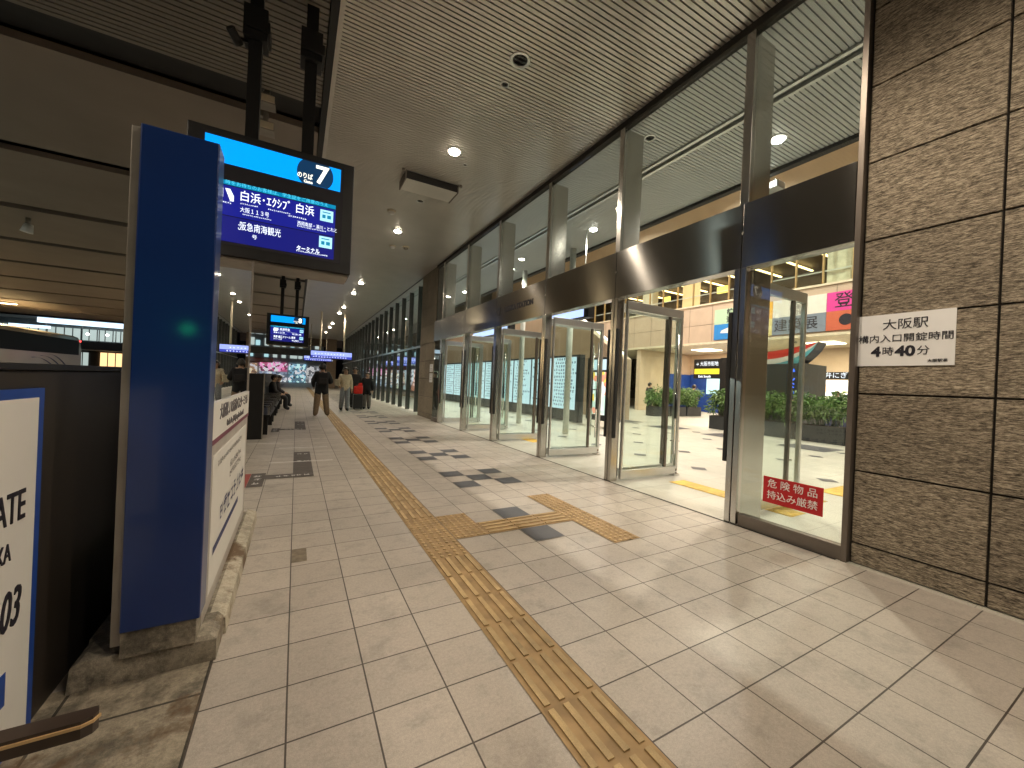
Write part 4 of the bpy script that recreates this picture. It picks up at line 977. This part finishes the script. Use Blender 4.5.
# shop front at right
t = thing('food_stall', 'brightly lit shop counter under a dark sign beside the black kiosk', 'shop', (22, 8, 0))
MB().box(21.9, 22.1, 4.0, 9.9, 2.18, 2.52, .01).build('fascia', m_black, t)
text(t, '← 駅弁にぎわい', .30, e_bsignw, (21.893, 8.7, 2.35), (0, -1, 0), (0, 0, 1), bold=0, depth=0)
MB().box(21.9, 22.6, 4.0, 9.6, 0, .95, .01).build('counter', pm('counter_navy', (.03, .04, .12), .4), t)
MB().quad((23.6, 4, .95), (23.6, 10, .95), (23.6, 10, 2.2), (23.6, 4, 2.2)).build('shelves', em_blotch('shop_goods', [(.9, .85, .8), (.95, .75, .5), (.8, .8, .9), (.9, .6, .45), (1, .95, .8), (.6, .6, .75)], 1.1, 3.2), t)
mb = MB()
for z in (2.75, 3.0, 3.25, 3.5): mb.box(23.9, 23.95, 4, 8.2, z, z+.08)
mb.build('wall_slats', m_cream, t)
# black kiosk with slice-shaped sculpture
t = thing('kiosk', 'black kiosk block with a vertical strip of blue lettering behind the planters', 'kiosk', (15.8, 7.9, 0))
MB().box(15.0, 16.6, 6.85, 9.0, 0, 2.45, .02).build('body', m_darkbox, t)
text(t, 'み\nん\nな\nの\nえ\nき', .26, em('blue_neon', (.05, .16, 1), 2.2), (14.985, 7.22, 1.55), (0, -1, 0), (0, 0, 1), bold=.006, depth=.003)
t = thing('slice_sculpture', 'curved slice shaped sculpture banded red, white and teal on the black kiosk', 'sculpture', (15.4, 7.7, 2.3))
bands = [((.62, .04, .03), 0), ((.75, .70, .66), 1), ((.12, .42, .5), 2), ((.01, .02, .04), 3)]
def arc(k, n=20):   # nested arcs: tip upper right, belly below
    pts = []
    for i in range(n+1):
        u = i/n; yv = 6.50+u*2.9
        zt = 3.16-.10*math.sin(math.pi*u)-.30*u
        zb = 3.16-1.0*math.sin(math.pi*min(1, u*1.02))**.75*(1-.15*u)-.30*u
        pts.append((yv, zt+(zb-zt)*k))
    return pts
ks = [0, .34, .56, .96, 1.0]
for j in range(4):
    mb = MB(); A, B_ = arc(ks[j]), arc(ks[j+1])
    for i in range(20):
        a, b_, c, d_ = A[i], A[i+1], B_[i+1], B_[i]
        for xx in (15.1, 15.7): mb.quad((xx, *a), (xx, *b_), (xx, *c), (xx, *d_))
        if j == 0: mb.quad((15.1, *a), (15.7, *a), (15.7, *b_), (15.1, *b_))
        if j == 3: mb.quad((15.1, *d_), (15.7, *d_), (15.7, *c), (15.1, *c))
    mb.build(('red_flesh', 'white_rind', 'teal_rind', 'dark_skin')[j], pm('slice_paint', bands[j][0], .4, 0, .05), t)
# direction totem
t = thing('direction_totem', 'black direction totem with white and yellow sign boards behind the planters', 'sign', (17.4, 11.5, 0))
MB().box(17.3, 17.5, 11.0, 11.34, 0, 2.95, .01).build('post', m_black, t)
MB().box(17.34, 17.46, 11.34, 12.75, 1.98, 2.92, .01).build('board', m_black, t)
MB().quad((17.335, 11.4, 2.2), (17.335, 12.7, 2.2), (17.335, 12.7, 2.45), (17.335, 11.4, 2.45)).build('yellow_strip', em('totem_yellow', (.95, .8, .04), 1.1), t)
text(t, '→ 大阪市街地', .24, e_white, (17.333, 12.05, 2.68), (0, -1, 0), (0, 0, 1), bold=0, depth=0, sx=.8)
text(t, 'Exit South', .16, e_white, (17.333, 12.15, 2.08), (0, -1, 0), (0, 0, 1), bold=.003, depth=0)
# planters
m_leaf = []
for c in ((.10, .20, .05), (.15, .28, .075), (.26, .38, .15), (.05, .11, .035)):
    mm, nt, bb, L = newmat('leaf_green')
    n = N(nt, 'ShaderNodeTexNoise'); n.inputs['Scale'].default_value = 25
    cr = N(nt, 'ShaderNodeValToRGB'); cr.color_ramp.elements[0].color = (*[v*.7 for v in c], 1); cr.color_ramp.elements[1].color = (*[min(1, v*1.3) for v in c], 1)
    L.new(n.outputs['Fac'], cr.inputs[0]); L.new(cr.outputs[0], bb.inputs['Base Color']); bb.inputs['Roughness'].default_value = .45
    m_leaf.append(mm)
def foliage(w, d, z0, h, seed, n=1700):
    rr = random.Random(seed); mb = MB()
    clumps = [(rr.uniform(-w/2, w/2)*1.02, rr.uniform(-d/2, d/2)*1.15, rr.uniform(.25, 1)*h, rr.uniform(.12, .24)) for _ in range(30)]
    for i in range(n):
        cx, cy, cz, cr_ = rr.choice(clumps)
        v = Vector((rr.gauss(0, 1), rr.gauss(0, 1), rr.gauss(0, 1))).normalized()*cr_*rr.uniform(.4, 1)
        p = Vector((cx, cy, z0+cz*.85))+v
        if p.z < z0+.01: p.z = z0+rr.uniform(.0, .1)
        dirv = (v.normalized()*.8+Vector((rr.uniform(-1, 1), rr.uniform(-1, 1), rr.uniform(-.6, .7)))).normalized()
        ln = rr.uniform(.09, .2); wd = ln*rr.uniform(.28, .45)
        s = dirv.cross(Vector((rr.uniform(-1, 1), rr.uniform(-1, 1), rr.uniform(-1, 1)))).normalized()
        tip = p+dirv*ln-Vector((0, 0, ln*.25)); mid = p+dirv*ln*.5
        mb.mat(rr.choice((0, 1, 1, 2, 2, 3)))
        mb.poly([p, mid+s*wd*.5, tip, mid-s*wd*.5])
    mb.mat(3)
    for c in clumps: mb.tube((c[0]*.6, c[1]*.6, z0-.02), (c[0], c[1], z0+c[2]*.8), .008, .005, 5)
    return mb
def planter(loc, rotz, label, w=1.12, seed=1, hbox=.48, h=1.0):
    t = thing('planter', label, 'planter', (0, 0, 0), 'hall planters')
    mb = MB(); d = .55
    mb.box(-w/2, w/2, -d/2, d/2, 0.0, hbox, .008); mb.build('box', m_darkbox, t)
    mb = MB(); mb.box(-w/2+.04, w/2-.04, -d/2+.04, d/2-.04, hbox, hbox+.012); mb.build('soil', pm('soil', (.05, .035, .025), .9), t)
    foliage(w*.95, d*.9, hbox, h, seed).build('foliage', m_leaf, t)
    t.location = loc; t.rotation_euler = (0, 0, rotz); return t
planter((13.65, 8.55, 0), R(90), 'planter of bright leafy shrubs just beside the steel door post', seed=1)
planter((13.65, 6.95, 0), R(90), 'planter seen through the glass sidelight, leftmost, in front of the kiosk', w=1.25, seed=2, h=1.05)
planter((13.65, 5.66, 0), R(90), 'planter seen through the glass sidelight, centre one', w=1.25, seed=3, h=.95)
planter((13.65, 4.37, 0), R(90), 'planter seen through the glass sidelight, partly hidden by the granite wall', w=1.25, seed=4, h=1.0)
for i, x in enumerate((16.3, 17.55, 18.8)):
    planter((x, 13.95, 0), 0, ('back planter of tall shrubs, leftmost of three', 'back planter of tall shrubs, middle of three', 'back planter of tall shrubs, nearest the direction totem')[i], w=1.15, seed=5+i, h=1.0)
# people inside
person('person in dark suit beside the direction totem inside the hall', (17.9, 10.9, 0), R(120), 1.7, top=(.015, .015, .02), legs=(.02, .02, .025), fingers=False)
person('person at the shop counter in black, left of two', (21.3, 9.15, 0), R(-90), 1.66, top=(.02, .02, .03), legs=(.02, .02, .03), fingers=False)
person('person at the shop counter in navy, right of two', (21.3, 8.35, 0), R(-90), 1.58, top=(.03, .03, .07), legs=(.02, .02, .03), fingers=False)
person('person in grey behind the back planters by the cyan panel', (20.5, 15.0, 0), R(100), 1.68, top=(.12, .13, .15), legs=(.03, .03, .04), fingers=False)
person('person in black behind the leftmost back planter', (18.6, 16.6, 0), R(80), 1.7, top=(.03, .03, .035), legs=(.03, .03, .04), fingers=False)
# lit shops behind the far glass wall
t = thing('shop_row', 'row of lit shop windows behind the far dark glass wall', 'shop', (8, 30, 0))
MB().box(7.3, 7.5, 24, 46, 2.4, CZ).build('upper_wall', m_darkwall, t)
MB().box(7.3, 7.5, 24, 46, 0, .5).build('lower_wall', m_darkwall, t)
bl = em_blotch('shop_lights', [(.9, .8, .6), (.5, .6, .75), (.8, .3, .2), (.75, .8, .85), (.1, .12, .15), (.9, .75, .5)], 1.0, 1.1)
y = 24.2
while y < 45:
    MB().quad((7.29, y, .5), (7.29, y+1.6, .5), (7.29, y+1.6, 2.0), (7.29, y, 2.0)).build('window', bl, t); y += 2.4
MB().box(7.2, 7.29, 24, 46, 2.35, 2.7).build('fascia_light', em('fascia_blue', (.3, .4, .9), .5), t)

# ------------------------------------------------------------------ bus side: coach and the city beyond
def coach(loc, rotz):
    t = thing('coach', 'pale touring coach with dark windows and navy swoosh stripes in the bus bay', 'bus', (0, 0, 0))
    w = 1.25; L_ = 12.0
    prof = [(-w, .32), (-w, 2.2), (-w+.05, 2.9), (-w+.22, 3.25), (-w+.5, 3.36), (w-.5, 3.36), (w-.22, 3.25), (w-.05, 2.9), (w, 2.2), (w, .32)]
    mb = MB(); mb.prism([(x, 0, z) for x, z in prof], (0, -L_, 0)); mb.build('body', pm('coach_paint', (.33, .31, .275), .35, .1, .06, 1, coat=.4), t)
    mb = MB(); mb.prism([(w+.004, -.5, 2.0), (w+.004, -11.6, 2.0), (w-.055, -11.6, 3.02), (w-.055, -.35, 3.02)], (.03, 0, 0)); mb.build('side_window', pm('coach_glass', (.008, .009, .012), .5, 0, .02, spec=.1), t)
    mb = MB(); mb.box(-1.0, 1.0, 0, .012, 1.75, 2.85); mb.build('rear_window', pm('coach_glass', (.008, .009, .012), .5, 0, .02, spec=.1), t)
    for x in (-1.05, 1.05): MB().box(x-.1, x+.1, .0, .03, 1.15, 1.45, .01).build('tail_light', em('tail_red', (1, .03, .03), 4), t)
    MB().box(.75, 1.2, .0, .03, 2.95, 3.05, .01).build('marker_light', em('tail_red', (1, .03, .03), 9), t)
    for k in range(3):
        pts = []; pts2 = []
        for i in range(13):
            u = i/12; y = -1.3-1.0*k-u*3.2; z = .7+1.2*math.sin(u*1.6+.1*k)*(1-.1*k)
            pts.append((w+.012, y, z)); pts2.append((w+.012, y-.28, z+.02))
        mb = MB()
        for i in range(12): mb.quad(pts[i], pts[i+1], pts2[i+1], pts2[i])
        mb.build('stripe', m_navyink, t)
    for y in (-2.6, -9.4):
        for sx in (-1, 1):
            wh = MB().tube((sx*(w-.28), y, .46), (sx*(w+.01), y, .46), .46, n=24).build('wheel', m_rubber, t)
            MB().tube((sx*(w+.011), y, .46), (sx*(w+.03), y, .46), .26, n=18).build('rim', m_polish, wh)
    t.location = loc; t.rotation_euler = (0, 0, rotz); t.scale = (1, 1, 1.1); return t
coach((-16.2, 43.6, -.15), R(0))
e_cool = em('cool_fascia', (.62, .82, 1), 1.6)
t = thing('station_block', 'distant station block with a glowing white fascia and shop windows beyond the coach', 'building', (-35, 74, 0))
MB().box(-62, -13.5, 71, 76, 3.3, 4.4).build('deck', pm('concrete_grey', (.18, .17, .17), .8), t)
MB().box(-62, -13.5, 75, 76, -.15, 3.3).build('rear_wall', pm('dark_wall_far', (.08, .07, .07), .8), t)
MB().box(-62, -13.5, 75.5, 76, 4.4, 9.5).build('upper_wall', pm('pale_wall_far', (.3, .33, .33), .7), t)
MB().box(-28.2, -13.5, 70.6, 71.2, 6.35, 6.95).build('fascia_light', e_cool, t)
MB().box(-62, -13.5, 70.4, 76, 7.0, 7.4).build('roof', pm('roof_far', (.12, .12, .13), .7), t)
MB().box(-30.5, -27, 70.5, 70.58, 5.6, 5.95).build('second_strip', e_cool, t)
rr = random.Random(31)
for i in range(13): MB().box(-34+i*1.6, -33.92+i*1.6, 71.0, 71.06, 4.4, 6.3).build('railing_post', m_greytrim, t)
e_w = [em('far_window_white', (.75, .9, .85), .5), em('far_window_warm', (1, .62, .28), 1.4), em('far_window_green', (.7, .85, .6), .8)]
for (x0, x1, z0, z1, m) in ((-23.9, -21.6, .4, 3.1, 1), (-20.3, -15, .6, 3.1, 2), (-32, -25, .4, 3.0, 0), (-34, -14, 4.7, 6.2, 0)):
    f = MB().box(x0, x1, 74.9 if z0 < 4 else 75.4, 74.95 if z0 < 4 else 75.45, z0, z1).build('window', e_w[m], t)
    mb = MB()
    x = x0
    while x < x1: mb.box(x, x+.09, 74.85 if z0 < 4 else 75.35, 74.89 if z0 < 4 else 75.39, z0, z1); x += .8
    mb.build('frame', m_black, f)
for i in range(6):
    x, z = -24.5+i*1.9, 5.6+rr.uniform(-.2, .3)
    MB().ball((x, 73, z), .16).build('globe_lamp', em('globe', (1, .97, .9), 8), t)
# white building and bright street at the far end
t = thing('city_building', 'bright white lit building beyond the end of the walkway behind the platform 8 display', 'building', (-4, 66, 0))
MB().box(-12, 3.5, 66, 74, -.15, 14).build('wall', pm('white_wall_far', (.55, .56, .58), .7), t)
for j, z in enumerate((3.6, 5.2, 6.8, 8.4, 10)):
    for i in range(14):
        if rr.random() < .8:
            MB().box(-11.6+i*1.07, -11.6+i*1.07+rr.choice((.5, .8, .9)), 65.9, 65.98, z, z+rr.choice((.7, 1.05, 1.05))).build('window', rr.choice([e_w[0], e_w[0], em('far_window_cyan', (.5, .85, .9), .7)]), t)
for (x0, x1, z0, z1, c, s) in ((-11.5, -7.5, .2, 3, (.9, .85, .8), .9), (-4.6, -1.2, 1.6, 2.9, (1, .25, .5), 1.0), (-4.6, -1.2, .1, 1.5, (.6, .75, 1), .9), (-1, 1.2, .1, 2.8, (.4, .75, 1), 1.1), (1.3, 3.3, .1, 2.6, (.8, .85, .9), .7), (-7.2, -4.9, .2, 2.6, (.9, .6, .4), .8)):
    MB().box(x0, x1, 65.8, 65.9, z0, z1).build('shop_window', em_blotch('shop_front_far', [c, tuple(min(1, v*1.3+.1) for v in c), tuple(v*.25 for v in c), tuple(v*.5 for v in c), (.8, .8, .85), (.05, .05, .06)], s*.6, 3.2), t)
MB().prism([(-7.2, 65.9, 3.0), (-7.2, 64.2, 2.75), (-7.2, 64.2, 2.85), (-7.2, 65.9, 3.4)], (4.2, 0, 0)).build('awning', pm('red_awning', (.5, .07, .03), .6), t)
tag(MB().box(-14, 4.2, 54, 54.5, 3.55, 4.3).mat(0).build('footbridge', pm('bridge_grey', (.2, .22, .23), .6)), 'grey footbridge crossing the street beyond the walkway', 'footbridge')
t = thing('street_building', 'tall dark city block behind the white building', 'building', (10, 90, 0))
MB().box(-40, 40, 90, 100, -.15, 30).build('wall', pm('dark_block', (.05, .05, .06), .8), t)

# ------------------------------------------------------------------ night sky
w = bpy.data.worlds.new('World'); SC.world = w; w.use_nodes = True
nt = w.node_tree; bg = nt.nodes['Background']
sky = nt.nodes.new('ShaderNodeTexSky'); sky.sky_type = 'NISHITA'; sky.sun_disc = False
sky.sun_elevation = R(-4); sky.sun_rotation = R(210); nt.links.new(sky.outputs[0], bg.inputs['Color'])
bg.inputs['Strength'].default_value = .05

# ------------------------------------------------------------------ render settings
SC.render.engine = 'CYCLES'
cy = SC.cycles
cy.use_denoising = True
try: cy.denoiser = 'OPENIMAGEDENOISE'
except Exception: pass
cy.max_bounces = 8; cy.diffuse_bounces = 4; cy.glossy_bounces = 4; cy.transparent_max_bounces = 24
cy.sample_clamp_indirect = 6; cy.caustics_reflective = False; cy.caustics_refractive = False
SC.view_settings.view_transform = 'Standard'; SC.view_settings.look = 'None'
SC.view_settings.gamma = 1; SC.view_settings.exposure = 0.3
